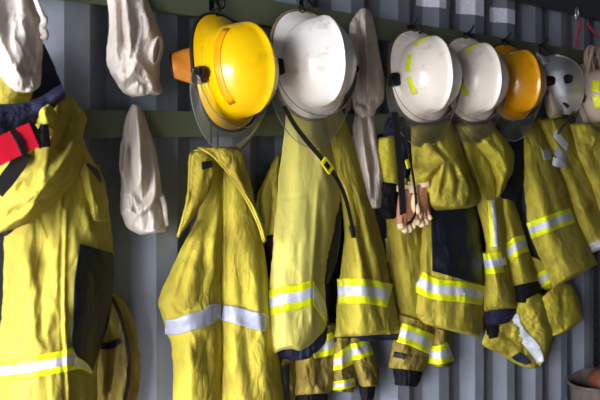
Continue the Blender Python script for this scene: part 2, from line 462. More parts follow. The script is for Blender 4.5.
# ------------------------------------------------------------------ hooks
def hook(x, y, text, t=.034, s=.85):
    P = at(x, y, t)
    e = thing('coat_hook', P, text, 'hook', 'black hooks along the upper rail')
    pl = box('hook_plate', (P.x-.011*s, -t+.001, P.z-.022*s), (P.x+.011*s, -t+.0045, P.z+.03*s), M['blackmetal'], e, .001)
    o = [(0, 0, .018), (0, -.022, .012), (0, -.045, -.012), (0, -.055, -.02), (0, -.068, -.01), (0, -.07, .008)]
    sweep('prong', smoothpts([P+Vector(q)*s for q in o], 16), [.006*s]*15+[.006*s], M['blackmetal'], e)
    o = [(0, 0, .02), (0, -.03, .035), (0, -.045, .055), (0, -.047, .062)]
    sweep('prong', smoothpts([P+Vector(q)*s for q in o], 10), [.0055*s]*9+[.006*s], M['blackmetal'], e)
    return e

# ------------------------------------------------------------------ brimmed fire helmets
def helmet(px, py, t, tilt, yaw, roll, shell, trim, text, sc=1., kind='brim', patches=None, flap=False, band=False, visor=True, vis=(1., 1.), group='fire helmets on the hooks'):
    Rm = Matrix(((-1, 0, 0), (0, 0, -1), (0, -1, 0)))     # columns given below: front of helmet hangs down, crown faces the room
    Rm = Matrix((( -1, 0, 0), (0, 0, -1), (0, -1, 0)))
    Rm = Matrix.Rotation(math.radians(yaw), 3, 'Z') @ Matrix.Rotation(math.radians(-tilt), 3, 'X') @ Matrix(((-1, 0, 0), (0, 0, -1), (0, -1, 0))) @ Matrix.Rotation(math.radians(roll), 3, 'Z')
    e = thing('fire_helmet', at(px, py, t), text, 'helmet', group, Rm)
    e.scale = (sc, sc, sc)
    def put(o):
        o.parent = e; return o
    W, FR, RE = .140, .168, .190
    dw, df, dr, H = .120, .137, .142, .140
    z0 = .012
    def brim_r(th):
        c, s = math.cos(th), math.sin(th); L = FR if c > 0 else RE
        return 1/((abs(s)/W)**2.2+(abs(c)/L)**2.2)**(1/2.2)
    def dome_r(th):
        c, s = math.cos(th), math.sin(th); L = df if c > 0 else dr
        return 1/math.sqrt((s/dw)**2+(c/L)**2)
    def brim_z(th, q):
        c = math.cos(th)
        return z0-.018*q**1.5-(.022 if c < 0 else .012)*q*c*c
    nth, nd, nb = 192, 26, 10
    V, Fc = [], []
    for i in range(nd+nb+1):
        for k in range(nth):
            th = 2*PI*k/nth; c, s = math.cos(th), math.sin(th)
            if i <= nd:
                a = .02+(PI/2-.02)*i/nd
                r = dome_r(th)*(math.sin(a)**.92)*(1-.0*a); z = z0+H*math.cos(a)**.85
                x, y = r*s, r*c
                cb = (.011*math.exp(-(x/.040)**2)+.013*math.exp(-(abs(x)/.009)**1.6))*min(1, math.cos(a)*2.6)**.7
                z += cb
                y *= 1+cb*1.2
            else:
                q = (i-nd)/nb; r = dome_r(th)*(1-q)+brim_r(th)*q
                z = brim_z(th, q); x, y = r*s, r*c
                z -= .004*math.sin(PI*min(1, q))
            V.append(Vector((x, y, z)))
    V.append(Vector((0, 0, z0+H+.024)))
    top = len(V)-1
    for k in range(nth): Fc.append((top, k, (k+1) % nth))
    for i in range(nd+nb):
        for k in range(nth):
            l = (k+1) % nth; Fc.append((i*nth+k, (i+1)*nth+k, (i+1)*nth+l, i*nth+l))
    # underside
    base = len(V)
    for i in range(nd+nb+1):
        for k in range(nth):
            v = V[i*nth+k]; f = .97 if i <= nd else .985
            V.append(Vector((v.x*f, v.y*f, v.z-.004)))
    V.append(Vector((0, 0, z0+H+.015))); bt = len(V)-1
    for k in range(nth): Fc.append((bt, base+(k+1) % nth, base+k))
    for i in range(nd+nb):
        for k in range(nth):
            l = (k+1) % nth; Fc.append((base+i*nth+k, base+i*nth+l, base+(i+1)*nth+l, base+(i+1)*nth+k))
    i = nd+nb
    for k in range(nth):
        l = (k+1) % nth; Fc.append((i*nth+k, base+i*nth+k, base+i*nth+l, i*nth+l))
    sh = put(link('shell', V, Fc, shell))
    edge = [V[(nd+nb)*nth+k]+Vector((0, 0, -.002)) for k in range(nth)]
    put(sweep('edge_trim', edge, .0055, trim, None, 8, True, 1.0))
    # dark harness liner inside
    V2, F2 = [], []
    for i in range(9):
        for k in range(32):
            a = PI/2*(.1+.9*i/8); th = 2*PI*k/32
            V2.append((dome_r(th)*.9*math.sin(a)*math.sin(th), dome_r(th)*.9*math.sin(a)*math.cos(th), -.035+.14*math.cos(a)))
    for i in range(8):
        for k in range(32): F2.append((i*32+k, (i+1)*32+k, (i+1)*32+(k+1) % 32, i*32+(k+1) % 32))
    F2.append(tuple(range(32)))
    put(link('liner', V2, F2, M['blackplastic']))
    for sx in (-1, 1):
        bm = bmesh.new()
        for (rr, x0_, x1_) in ((.020, .130, .146), (.013, .146, .158), (.006, .158, .163)):
            m4 = Matrix.Translation((sx*(x0_+x1_)/2, .008, .022)) @ Matrix.Rotation(PI/2, 4, 'Y')
            bmesh.ops.create_cone(bm, cap_ends=True, segments=24, radius1=rr, radius2=rr*.9, depth=x1_-x0_, matrix=m4)
        me = bpy.data.meshes.new('visor_pivot'); bm.to_mesh(me); bm.free(); me.materials.append(M['blackplastic'])
        o = bpy.data.objects.new('visor_pivot', me); COL.objects.link(o); put(o)
        o2 = box('pivot_bracket', (sx*.118 if sx > 0 else -.15, -.01, -.012), (.15 if sx > 0 else -.118, .036, .03), M['blackplastic'], None, .004); put(o2)
    if visor:
        V3, F3 = [], []; n1, n2 = 41, 10
        for j in range(n2):
            q = j/(n2-1)
            for i in range(n1):
                th = -1.62+3.24*i/(n1-1)
                k = max(0., math.cos(th*.92))**.55
                rin = (.152, .160); rout = (.158+.012*vis[0], .165+.085*vis[1])
                rx = rin[0]+(rout[0]-rin[0])*q*k; ry = rin[1]+(rout[1]-rin[1])*q*k
                z = .026-.062*q*k
                V3.append(Vector((rx*math.sin(th), ry*math.cos(th)+.004, z+.008*math.sin(PI*q))))
        for j in range(n2-1):
            for i in range(n1-1): F3.append((j*n1+i, j*n1+i+1, (j+1)*n1+i+1, (j+1)*n1+i))
        vo = put(link('visor', V3, F3, M['visor']))
        rim = V3[:n1]
        sw = sweep('visor_rim', rim, .0014, M['visoredge'], None, 6); put(sw)
        sw = sweep('visor_rim', V3[-n1:], .0016, M['visoredge'], None, 6); put(sw)
    put(sweep('hanging_ring', [Vector((.010*math.cos(2*PI*k/16), -RE-.004+.012*math.sin(2*PI*k/16), -.022)) for k in range(16)], .002, M['blackmetal'], None, 6, True))
    def dome_pt(th, a, off=.002):
        r = dome_r(th)*math.sin(a)**.92; z = z0+H*math.cos(a)**.85; x, y = r*math.sin(th), r*math.cos(th)
        cb = (.011*math.exp(-(x/.040)**2)+.013*math.exp(-(abs(x)/.009)**1.6))*min(1, math.cos(a)*2.6)**.7
        p_ = Vector((x, y*(1+cb*1.2), z+cb)); nn = Vector((x/dw**2, y/df**2, (z-z0)/H**2)).normalized()
        return p_+nn*off
    def dome_patch(name, th0, th1, a0, a1, mat):
        n_, m_ = 14, 7; VV, FF = [], []
        for off in (.0022, .0006):
            for j in range(m_):
                for i in range(n_):
                    VV.append(dome_pt(th0+(th1-th0)*i/(n_-1), a0+(a1-a0)*j/(m_-1), off))
        for j in range(m_-1):
            for i in range(n_-1):
                for b in (0, n_*m_): FF.append((b+j*n_+i, b+j*n_+i+1, b+(j+1)*n_+i+1, b+(j+1)*n_+i))
        K = n_*m_
        for i in range(n_-1):
            FF.append((i, i+1, K+i+1, K+i)); q = (m_-1)*n_+i; FF.append((q, q+1, K+q+1, K+q))
        for j in range(m_-1):
            q = j*n_; FF.append((q, q+n_, K+q+n_, K+q)); q += n_-1; FF.append((q, q+n_, K+q+n_, K+q))
        put(link(name, VV, FF, mat))
    for pt in (patches or []): dome_patch('reflective_patch', *pt, M['lime'])
    if band:
        dome_patch('orange_band', math.radians(35), math.radians(152), 1.17, 1.33, M['orangeband'])
    if flap:
        rows_, V4, F4 = 8, [], []
        for off in (0, .006):
            for j in range(rows_):
                q = j/(rows_-1)
                for i in range(9):
                    p_ = i/8
                    V4.append(Vector((.105+.050*q+.012*q*math.sin(p_*PI), (-.080+.012*q)+(.115-.04*q)*p_, -.03-.045*q+off+.010*math.sin(p_*PI))))
        for b in (0, rows_*9):
            for j in range(rows_-1):
                for i in range(8): F4.append((b+j*9+i, b+j*9+i+1, b+(j+1)*9+i+1, b+(j+1)*9+i))
        K = rows_*9
        for i in range(8):
            F4.append((i, i+1, K+i+1, K+i)); q = (rows_-1)*9+i; F4.append((q, q+1, K+q+1, K+q))
        for j in range(rows_-1):
            q = j*9; F4.append((q, q+9, K+q+9, K+q)); q += 8; F4.append((q, q+9, K+q+9, K+q))
        f = put(link('neck_flap', V4, F4, M['orange'])); f['label'] = 'orange leather neck flap'; put(sweep('flap_binding', [V4[i] for i in (*range(0, 64, 9), *range(64, 72))], .004, M['trimblack'], None, 6))
    return e

HB = []
HB.append(helmet(230, 74, .12, 9, 8, 0, M['sh_yellow'], M['trimblack'], 'bright yellow brimmed fire helmet with black edging and orange neck flap', .99, vis=(1., .75), flap=True, band=True, group='brimmed fire helmets'))
HB.append(helmet(312, 66, .125, 11, -11, 0, M['sh_white'], M['trimbeige'], 'large clean white fire helmet with beige edging, beside the yellow helmet', 1.04, group='brimmed fire helmets'))
PT = [(math.radians(a), math.radians(a+32), 1.12, 1.27) for a in (50, 92, 142, -80, -124)]
HB.append(helmet(423, 78, .125, 9, -18, 0, M['sh_cream'], M['trimdark'], 'cream fire helmet with yellow tape patches on its left side, right of the hanging hoods', 1.04, patches=PT, group='brimmed fire helmets'))
HB.append(helmet(473, 81, .125, 8, -20, 0, M['sh_cream'], M['trimdark'], 'scuffed cream fire helmet next to the amber one', 1.03, patches=[PT[2], PT[0]], group='brimmed fire helmets'))
HB.append(helmet(513, 84, .125, 8, -20, 0, M['sh_amber'], M['trimblack'], 'amber fire helmet hung between the cream and the grey helmets', 1.0, group='brimmed fire helmets'))
HB.append(helmet(592, 97, .10, 6, -6, 0, M['sh_beige'], M['trimdark'], 'beige helmet with upright yellow tape, cut off by the right edge', 1.0, patches=[(math.radians(52), math.radians(86), .95, 1.25), (math.radians(96), math.radians(130), .95, 1.25)], group='brimmed fire helmets'))

for x, y, tx in ((212, 5, 'black hook on the upper rail holding the bright yellow helmet'),
                 (302, 0, 'black hook at the top edge holding the large white helmet'),
                 (409, 31, 'black hook above the cream helmet with yellow tape'),
                 (466, 38, 'black hook above the scuffed cream helmet'),
                 (503, 44, 'black hook above the amber helmet'),
                 (540, 49, 'black hook above the grey jet style helmet')):
    hook(x, y, tx)

# ------------------------------------------------------------------ light
W = bpy.data.worlds.new('sky'); S.world = W; W.use_nodes = True
bg = W.node_tree.nodes['Background']
tcw = N(W.node_tree, 'ShaderNodeTexCoord'); sep = N(W.node_tree, 'ShaderNodeSeparateXYZ')
W.node_tree.links.new(tcw.outputs['Generated'], sep.inputs[0])
rw = N(W.node_tree, 'ShaderNodeValToRGB')
rw.color_ramp.elements[0].position = .0; rw.color_ramp.elements[0].color = (.35, .36, .39, 1)
rw.color_ramp.elements[1].position = 1.; rw.color_ramp.elements[1].color = (2.6, 2.63, 2.7, 1)
W.node_tree.links.new(sep.outputs['Z'], rw.inputs['Fac']); W.node_tree.links.new(rw.outputs['Color'], bg.inputs['Color'])
bg.inputs['Strength'].default_value = 50.0
def portal(name, loc, rot, sx, sy):
    l = bpy.data.lights.new(name, 'AREA'); l.shape = 'RECTANGLE'; l.size = sx; l.size_y = sy; l.cycles.is_portal = True
    o = bpy.data.objects.new(name, l); COL.objects.link(o); o.location = loc; o.rotation_euler = rot
portal('doorway_portal', (XA-.02, YF/2, ZT/2), (PI/2, 0, -PI/2), -YF, ZT)
S.view_settings.view_transform = 'Standard'; S.view_settings.look = 'None'
S.view_settings.exposure = 0.12; S.view_settings.gamma = 1
S.cycles.max_bounces = 8; S.cycles.transparent_max_bounces = 12
# ------------------------------------------------------------------ garments
GC = 'turnout coats hung along the wall'
def coat(px, py, text, t=.03):
    e = thing('turnout_coat', at(px, py, t), text, 'coat', GC)
    return e
def loop_of(e, a, b, mat='webbing', w=.010):
    """hanging loop from the collar up to the hook"""
    A, B = at(*a), at(*b)
    m = (A+B)/2
    pts = [A+Vector((-.012, 0, 0)), m+Vector((-.010, -.003, 0)), B+Vector((0, -.004, 0)), m+Vector((.012, -.003, 0)), A+Vector((.014, 0, 0))]
    return sweep('hanging_loop', smoothpts(pts, 26), .003, M[mat], e, 6)

# ---- coat at the left edge, nearest the camera
A = coat(60, 60, 'nearest yellow coat, at the left edge, with large black side patch and navy lining')
loop_of(A, (40, 70, .06), (36, 30, .04))
panel('navy_collar', [(-30, 60, 44, 44), (-34, 80, 56, 70), (-36, 105, 64, 95), (-36, 150, 70, 140), (-30, 240, 60, 230)], M['denim'], A, .05, [.03, .05, .06, .05], nz=(.007, .06, .03, 3, 0))
panel('under_layer', [(100, 292, 112, 292), (96, 310, 124, 302), (92, 330, 134, 322), (92, 365, 140, 358), (96, 390, 139, 392), (98, 415, 132, 415)], M['tan'], A, .012, .045, nz=(.008, .09, .02, 8, 0),
      folds=[([(108, 310), (112, 350), (108, 405)], -.02, 4), ([(124, 310), (130, 350), (126, 405)], .01, 5)])
st = bpy.data.objects['under_layer']
stripe(st, [(112, 297), (121, 318), (128, 350), (128, 380), (122, 412)], [4, 4], A, 'webbing', .006, name='black_piping')
stripe(st, [(96, 345), (110, 346), (120, 340)], [7, 6], A, 'webbing', .004, name='black_strap')
bodyA = panel('body', [(2, 170, 100, 165), (3, 215, 108, 205), (4, 250, 113, 250), (3, 290, 112, 295), (0, 330, 104, 335), (-4, 365, 97, 372), (-8, 420, 100, 420)], M['yellow1'], A, [.06, .06, .06, .06], [.05, .09, .11, .11],
      folds=[([(66, 210), (64, 300), (70, 420)], .006, 2.0, 1), ([(62, 210), (60, 300), (66, 420)], -.004, 1.6, 1),
             ([(20, 240), (34, 300), (30, 360)], .012, 10), ([(44, 230), (42, 300), (46, 350)], -.012, 8),
             ([(84, 200), (92, 240)], .012, 6), ([(96, 178), (102, 215)], -.01, 4)],
      nz=(.010, .05, .012, 6, 0), nu=90, nv=140)
patch('black_patch', bodyA, [(80, 244, 113, 253), (77, 262, 114, 268), (74, 285, 112, 300), (73, 320, 108, 325), (72, 345, 100, 350), (84, 368, 92, 374)], M['blackcloth'], A, .006)
stripe(bodyA, [(-6, 372), (20, 369), (50, 364), (68, 360), (78, 357)], [21, 22], A)
stripe(bodyA, [(74, 362), (84, 366), (92, 373)], [13, 3], A, 'lime' , .009)
# bulky bundled upper part
upA = panel('shoulder', [(46, 98, 58, 86), (36, 122, 74, 100), (22, 138, 87, 118), (4, 152, 83, 135), (-8, 175, 86, 150), (-10, 200, 80, 172), (-10, 218, 66, 192), (-8, 236, 34, 222)], M['yellow1'], A, [.10, .12, .13, .13], [.05, .10, .11, .07],
      folds=[([(60, 92), (56, 120), (48, 150), (38, 190)], 0.0306, 7), ([(70, 104), (70, 130), (60, 160)], -0.0204, 5),
             ([(80, 118), (72, 150), (50, 185), (20, 210)], 0.0272, 7), ([(40, 125), (30, 160), (6, 185)], -0.0238, 6),
             ([(26, 150), (14, 180), (-5, 200)], 0.0204, 7), ([(66, 165), (40, 198), (0, 222)], -0.0170, 5)],
      nz=(.012, .05, .03, 9, -.6), nu=90, nv=100, hem=.06, top=.1)
slA = panel('sleeve', [(72, 128, 82, 128), (72, 145, 84, 144), (74, 160, 92, 158), (76, 185, 104, 178), (80, 205, 108, 200), (82, 225, 110, 222)], M['yellow1'], A, .05, [.06, .09, .08],
      folds=[([(80, 135), (88, 175), (96, 220)], .014, 5), ([(90, 165), (98, 200)], -.012, 4)], nz=(.010, .09, .03, 15, 0))
stripe(slA, [(87, 164), (96, 172), (101, 182)], [3, 6, 2], A, 'webbing', .006, name='black_tab')
panel('collar', [(-20, 62, 10, 70), (-22, 78, 29, 84), (-20, 92, 32, 97), (-16, 104, 20, 110), (-14, 116, 6, 116)], M['yellow1'], A, .12, .05, nz=(.006, .05, .05, 5, 0))
band = panel('denim_band', [(62, 84, 66, 98), (52, 89, 58, 104), (38, 98, 46, 116), (20, 103, 30, 128), (4, 104, 14, 136), (-14, 104, -6, 140)][::-1], M['denim'], A, .215, .03, nz=(.005, .08, .08, 4, 0), top=0, hem=0)
panel('shoulder_tab', [(35, 110, 50, 102), (36, 120, 56, 112), (40, 130, 60, 126), (44, 137, 56, 136)], M['yellow1'], A, .225, .03, folds=[([(44, 106), (48, 134)], .010, 4)], nz=(.005, .1, .06, 17, 0), nu=40, nv=50, hem=.1, top=.1)
# red belt of the lower left
R = thing('webbing_strap', at(20, 140, .26), 'red webbing strap with black slider, buckled round the nearest yellow coat', 'strap')
ribbon('red_band', [at(-18, 160, .262), at(0, 151, .266), at(16, 143, .268), at(34, 135, .272)], .056, .004, M['red'], R, 20)
ribbon('slider', [at(11, 129, .266), at(19, 141.5, .274), at(25, 156, .27)], .012, .008, M['blackplastic'], R, 10)
ribbon('slider', [at(29, 123, .262), at(36, 133, .266), at(42, 147, .26)], .014, .008, M['blackplastic'], R, 10)
ribbon('black_tail', [at(36, 134, .262), at(42, 136, .268), at(49, 135, .262)], .05, .004, M['webbing'], R, 12)
ribbon('black_tail', [at(24, 152, .262), at(18, 164, .258), at(8, 178, .254), at(-4, 192, .25)], .034, .004, M['webbing'], R, 14)

# ---- coat under the bright yellow helmet
B = coat(214, 140, 'wide yellow coat with one plain grey band, hung under the bright yellow helmet')
loop_of(B, (214, 148, .05), (212, 8, .045))
Bl = panel('front_panel', [(204, 158, 226, 152), (203, 185, 226, 180), (197, 216, 226, 214), (183, 245, 226, 240), (170, 272, 225, 268), (158.5, 299, 224, 296), (161, 312, 224, 310), (166, 330, 224, 326), (172, 352, 224, 352), (173, 415, 223, 415)], M['yellow2'], B, .03, [.04, .07, .08, .08],
      folds=[([(204, 205), (188, 250), (172, 300)], .014, 6), ([(214, 200), (204, 260), (200, 310)], -.012, 6), ([(196, 240), (184, 275), (178, 300)], -.009, 4),
             ([(168, 300), (184, 312), (200, 306)], -.010, 4), ([(186, 335), (192, 370), (188, 410)], .013, 7), ([(206, 330), (208, 380)], -.012, 6), ([(212, 230), (216, 290)], .010, 5)],
      nz=(.009, .05, .022, 31, -.25), crisp=.3, nu=84, nv=140)
Br = panel('front_panel', [(222, 150, 240, 152), (221, 185, 250, 180), (221, 225, 258, 215), (221, 262, 265, 255), (222, 296, 270, 292), (222, 325, 274, 322), (222, 360, 280, 360), (221, 415, 287, 415)], M['yellow2'], B, .055, [.03, .055, .06],
      folds=[([(224, 170), (224, 300), (223, 410)], .006, 2.2, 1), ([(240, 240), (244, 300), (250, 400)], -.012, 7), ([(256, 260), (262, 330), (268, 410)], .010, 6), ([(236, 330), (232, 380)], .010, 6)],
      nz=(.007, .05, .02, 37, .1), crisp=.3, nu=70, nv=140)
stripe(Bl, [(165, 327), (176, 327), (190, 322), (205, 318), (214, 312), (223, 311)], [15, 17, 16], B, 'greytape', .005)
stripe(Br, [(222, 312.5), (236, 315), (252, 320), (268, 323)], [16, 18], B, 'greytape', .005)
cl = panel('collar_flap', [(190, 153, 202, 148), (188, 163, 214, 152), (189, 178, 218, 164), (187, 195, 212, 184), (183, 215, 202, 204), (179, 228, 190, 222), (176.5, 238, 179, 236)], M['yellow2'], B, [.07, .10, .10, .08], .03,
      folds=[([(192, 156), (191, 180), (184, 215), (178, 236)], .007, 2.5, 1), ([(208, 165), (204, 190)], -.006, 4)], nz=(.005, .08, .04, 41, 0), hem=.05)
cr = panel('collar_flap', [(198, 147, 236, 146), (206, 152, 242, 152), (216, 160, 246, 164), (226, 170, 248, 182), (238, 186, 254, 200), (250, 206, 261, 218), (258, 225, 266, 232), (264, 243, 267, 242)], M['yellow2'], B, [.10, .13, .135, .13], .028,
      folds=[([(202, 150), (222, 163), (240, 190), (262, 240)], .006, 2.2, 1), ([(238, 160), (250, 195), (264, 235)], -.006, 4)], nz=(.005, .08, .05, 44, 0), hem=.05)
def edge_roll(o, pts, r, mat, parent, off=.002):
    C = catmull(pts, 40); T = host_t(o, C[:, 0], C[:, 1])+off
    return sweep('rolled_edge', [at(x, y, t) for (x, y), t in zip(C, T)], r, mat, parent, 6)
edge_roll(cl, [(203, 149), (192, 153), (190, 164), (188.5, 195), (184, 215), (178, 237)], .0045, M['yellow2'], B)
edge_roll(cr, [(200, 148), (212, 155), (226, 170), (238, 186), (250, 206), (259, 226), (264, 242)], .0045, M['yellow2'], B)
patch('black_tab', cl, [(201, 162, 212, 160.5), (202, 170, 213, 167)], M['webbing'], B, .006, 8, 6)
# ---- coat under the large white helmet (left sleeve pokes out behind)
D = coat(302, 110, 'pale yellow coat with diagonal black buckled strap, hung under the large white helmet')
loop_of(D, (300, 112, .05), (302, 4, .045))
panel('back_panel', [(290, 108, 345, 108), (285, 170, 352, 170), (290, 250, 352, 250), (300, 330, 350, 330), (300, 350, 346, 346)], M['navy'], D, .012, .02, nz=(.006, .08, .02, 50, 0))
sl = panel('sleeve', [(277, 154, 281, 154), (268, 172, 282, 170), (258, 196, 284, 194), (256, 222, 284, 222), (262, 246, 284, 246), (266, 270, 282, 270), (268, 285, 280, 285)], M['yellow4'], D, .012, .03,
      folds=[([(272, 165), (264, 190), (262, 220)], .008, 4), ([(274, 190), (270, 240)], -.008, 3)], nz=(.006, .1, .03, 51, 0))
patch('patterned_lining', sl, [(265, 236, 275, 234), (265, 260, 275, 258), (267, 283, 276, 283)], M['knit'], D, .006, 8, 14)
Dr = panel('front_panel', [(318, 105, 338, 102), (324, 130, 346, 122), (332, 165, 358, 158), (339, 200, 370, 195), (344, 232, 379, 228), (341, 262, 386, 258), (338, 290, 391, 285), (336, 318, 397, 312), (334, 340, 401, 336)], M['yellow4'], D, [.03, .045, .05, .05], [.04, .06, .07, .07],
      folds=[([(330, 130), (346, 200), (360, 270), (366, 330)], .014, 6), ([(340, 140), (358, 210), (374, 290)], -.012, 5), ([(352, 230), (348, 290), (350, 334)], -.010, 6), ([(376, 240), (386, 320)], .010, 5)],
      nz=(.009, .08, .015, 55, .22), nu=80, nv=130, jag=1.5)
stripe(Dr, [(337.5, 291.5), (350, 291), (364, 291), (378, 293), (390, 296)], [26, 24], D)
patch('navy_hem', Dr, [(334, 337.5, 400, 334), (334, 342, 399, 340)], M['denim'], D, .004, 40, 6)
Dl = panel('front_panel', [(286, 104, 324, 112), (284, 130, 328, 132), (280, 165, 336, 160), (276, 205, 340, 196), (273, 245, 332, 240), (270, 280, 325, 280), (268.5, 310, 327, 312), (268, 335, 325, 330), (272, 352, 312, 348)], M['yellow3'], D, [.05, .065, .07, .07], [.035, .06, .075, .07],
      folds=[([(310, 120), (322, 160), (330, 200)], .010, 5), ([(281, 198), (300, 196), (334, 190)], -.003, 1.5, 1), ([(320, 170), (316, 230), (312, 290), (312, 340)], .010, 4), ([(318, 196), (322, 230), (318, 275)], -.008, 4),
             ([(284, 220), (282, 290), (284, 340)], .006, 7), ([(300, 215), (296, 280), (298, 335)], -.005, 8)],
      nz=(.006, .05, .012, 59, 0), nu=84, nv=130, jag=2)
stripe(Dl, [(269, 303), (284, 299), (298, 297), (310, 293), (314, 292)], [26, 25], D, vert=True)
stripe(Dl, [(313.5, 293), (318, 300), (325.5, 313)], [25, 19], D, 'lime', .005, vert=True)
patch('black_patch', Dl, [(332, 210, 341, 202), (326, 235, 341, 228), (324, 262, 338, 256), (322, 285, 329, 282)], M['blackcloth'], D, -.002, 12, 24)
lin = panel('navy_hem', [(274, 347, 326, 306), (276, 353, 330, 322), (279, 358, 329, 338), (286, 359, 320, 350), (291, 361, 312, 359)], M['denim'], D, .055, .04, nz=(.005, .12, .04, 61, 0), nv=40)
ribbon('black_strap', [at(284, 106, .135), at(294, 124, .155), at(306, 140, .16), at(317, 153, .165), at(328, 166, .165), at(338, 181, .16), at(345, 197, .15), at(350, 216, .14), at(354, 236, .135)], .016, .003, M['webbing'], D, 60)
bk = ribbon('yellow_buckle', [at(323, 160, .176), at(331, 171, .176)], .027, .008, M['yplastic'], D, 6)
ribbon('buckle_slot', [at(325, 163, .181), at(329, 168.5, .181)], .016, .003, M['blackplastic'], bk, 6)
panel('hanging_strap_end', [(349, 226, 354, 225), (350, 232, 356, 232), (352, 238, 356, 238)], M['webbing'], D, .13, .004, nu=8, nv=8)

# lower trousers/sleeves showing under that coat
def cuff(rows, parent, tb, th, seed=3):
    return panel('knit_cuff', rows, M['knit'], parent, tb, th, nz=(.003, .5, .05, seed, 0), nu=30, nv=24)
U = thing('turnout_trousers', at(320, 330, .03), 'sooty tan garment hanging below the pale yellow coat, black knit cuffs showing', 'trousers', GC)
loop_of(U, (318, 330, .03), (318, 318, .02))
u1 = panel('leg', [(296, 322, 338, 322), (293, 345, 338, 345), (292, 368, 336, 366), (292, 392, 334, 388), (296, 396, 330, 393)], M['tan'], U, .02, [.05, .06, .05],
     folds=[([(306, 330), (304, 390)], .012, 5), ([(322, 335), (320, 390)], -.012, 5)], nz=(.009, .1, .04, 71, 0))
stripe(u1, [(312, 350), (322, 347), (336, 342)], [18, 22], U)
cuff([(296, 392, 328, 389), (296, 404, 327, 402), (297, 416, 326, 416)], U, .02, .04)
u0 = panel('leg', [(276, 355, 296, 355), (274, 375, 296, 375), (276, 392, 296, 392), (278, 412, 296, 412)], M['tan'], U, .015, .04, nz=(.010, .12, .05, 72, 0))
patch('dark_strap', u0, [(282, 366, 289, 364), (282, 385, 289, 385), (284, 408, 290, 408)], M['webbing'], U, .006, 8, 12)
u2 = panel('leg', [(334, 330, 352, 330), (332, 350, 354, 350), (332, 372, 357, 372), (333, 388, 355, 389), (334, 391, 353, 393)], M['tan'], U, .025, .045,
     folds=[([(340, 335), (342, 388)], .010, 4)], nz=(.008, .12, .05, 73, 0))
stripe(u2, [(331, 363), (342, 360), (354, 352)], [16, 18], U)
stripe(u2, [(332, 386), (343, 385), (355, 382)], [9, 9], U)
u3 = panel('leg', [(346, 330, 366, 330), (346, 345, 371, 344), (350, 362, 376, 358), (356, 378, 379, 374), (361, 388, 378, 386)], M['tan'], U, .03, .05,
     folds=[([(356, 340), (366, 385)], .010, 5)], nz=(.008, .12, .05, 74, .2))
stripe(u3, [(346, 353), (358, 351), (371, 346)], [17, 17], U)
cuff([(359, 386, 376, 385), (360, 394, 375, 393), (361, 401, 373, 400)], U, .035, .035)

# ---- coat under the cream helmet with tape
E = coat(412, 120, 'olive yellow coat with bulging shoulder fold, black pocket panel and gloves strapped to it')
loop_of(E, (412, 124, .05), (409, 34, .045))
el = panel('body', [(388, 130, 410, 130), (386, 170, 416, 170), (386, 210, 424, 210), (387, 250, 430, 250), (390, 280, 432, 290), (396, 310, 438, 322), (400, 326, 440, 332)], M['yellow4'], E, .012, [.03, .05, .05], folds=[([(398, 220), (406, 270), (412, 315)], .012, 5)], nz=(.009, .09, .02, 80, .1))
stripe(el, [(386, 238), (387.5, 250), (388, 262)], [3.2, 3.2], E, 'lime', .006)
panel('shoulder_patch', [(379, 138, 396, 134), (378, 155, 398, 154), (380, 172, 400, 172), (384, 183, 400, 184)], M['yellow5'], E, .05, .03, nz=(.005, .1, .05, 81, 0))
panel('lining_and_gap_shade', [(388, 118, 410, 116), (384, 128, 412, 126), (385, 145, 414, 142), (392, 160, 414, 160), (396, 178, 412, 178)], M['denim'], E, .04, .03, nz=(.007, .15, .1, 82, 0))
panel('dark_fold', [(379, 182, 396, 182), (378, 200, 400, 200), (380, 214, 398, 214), (386, 219, 394, 219)], M['knit'], E, .045, .03, nz=(.007, .15, .1, 83, 0))
es = panel('sleeve', [(398, 312, 434, 322), (395, 330, 435, 335), (392, 345, 430, 350), (389, 360, 427, 366), (388, 368, 424, 372)], M['tan'], E, .03, [.05, .06, .05], folds=[([(408, 320), (402, 368)], .008, 6), ([(396, 352), (424, 356)], -.004, 2, 1)], nz=(.006, .1, .04, 84, -.2))
stripe(es, [(399, 332), (415, 337), (433, 345)][::1], [20, 20], E)
patch('black_tab', es, [(394, 351.5, 406, 354), (393, 357, 405, 359.5)], M['webbing'], E, .006, 10, 6)
cuff([(393, 367, 423, 371), (394, 377, 421, 380), (395, 385, 417, 387)], E, .03, .045, 5)
es2 = panel('sleeve', [(432, 325, 450, 330), (430, 340, 451, 342), (428, 352, 452, 354), (428, 362, 452, 366), (430, 366, 450, 368)], M['tan'], E, .02, .05, nz=(.006, .12, .05, 85, 0))
stripe(es2, [(428, 354), (440, 355), (451, 351)], [18, 20], E)
ebody = panel('front_panel', [(412, 128, 452, 120), (416, 165, 463, 160), (422, 205, 474, 203), (421, 240, 480, 245), (419, 270, 484, 280), (417, 295, 485, 305), (416, 312, 483, 322), (418, 323, 480, 338)], M['yellow4'], E, [.04, .05, .06, .06], [.04, .06, .075, .07],
     folds=[([(424, 215), (426, 270), (424, 318)], .008, 5), ([(420, 320), (450, 331), (480, 335)], .003, 2, 1), ([(430, 300), (440, 322)], -.006, 6), ([(462, 305), (466, 328)], .006, 6)], nz=(.006, .08, .02, 86, .1), nu=80, nv=130)
patch('black_pocket', ebody, [(431, 207, 476, 206), (431, 230, 480, 232), (432, 255, 483, 260), (432, 271, 485, 286)], M['blackcloth'], E, .010, 40, 40, .006, .008)
stripe(ebody, [(418, 281), (428, 286), (436, 289), (456, 291), (470, 292.5), (484, 295)], [22, 21], E)
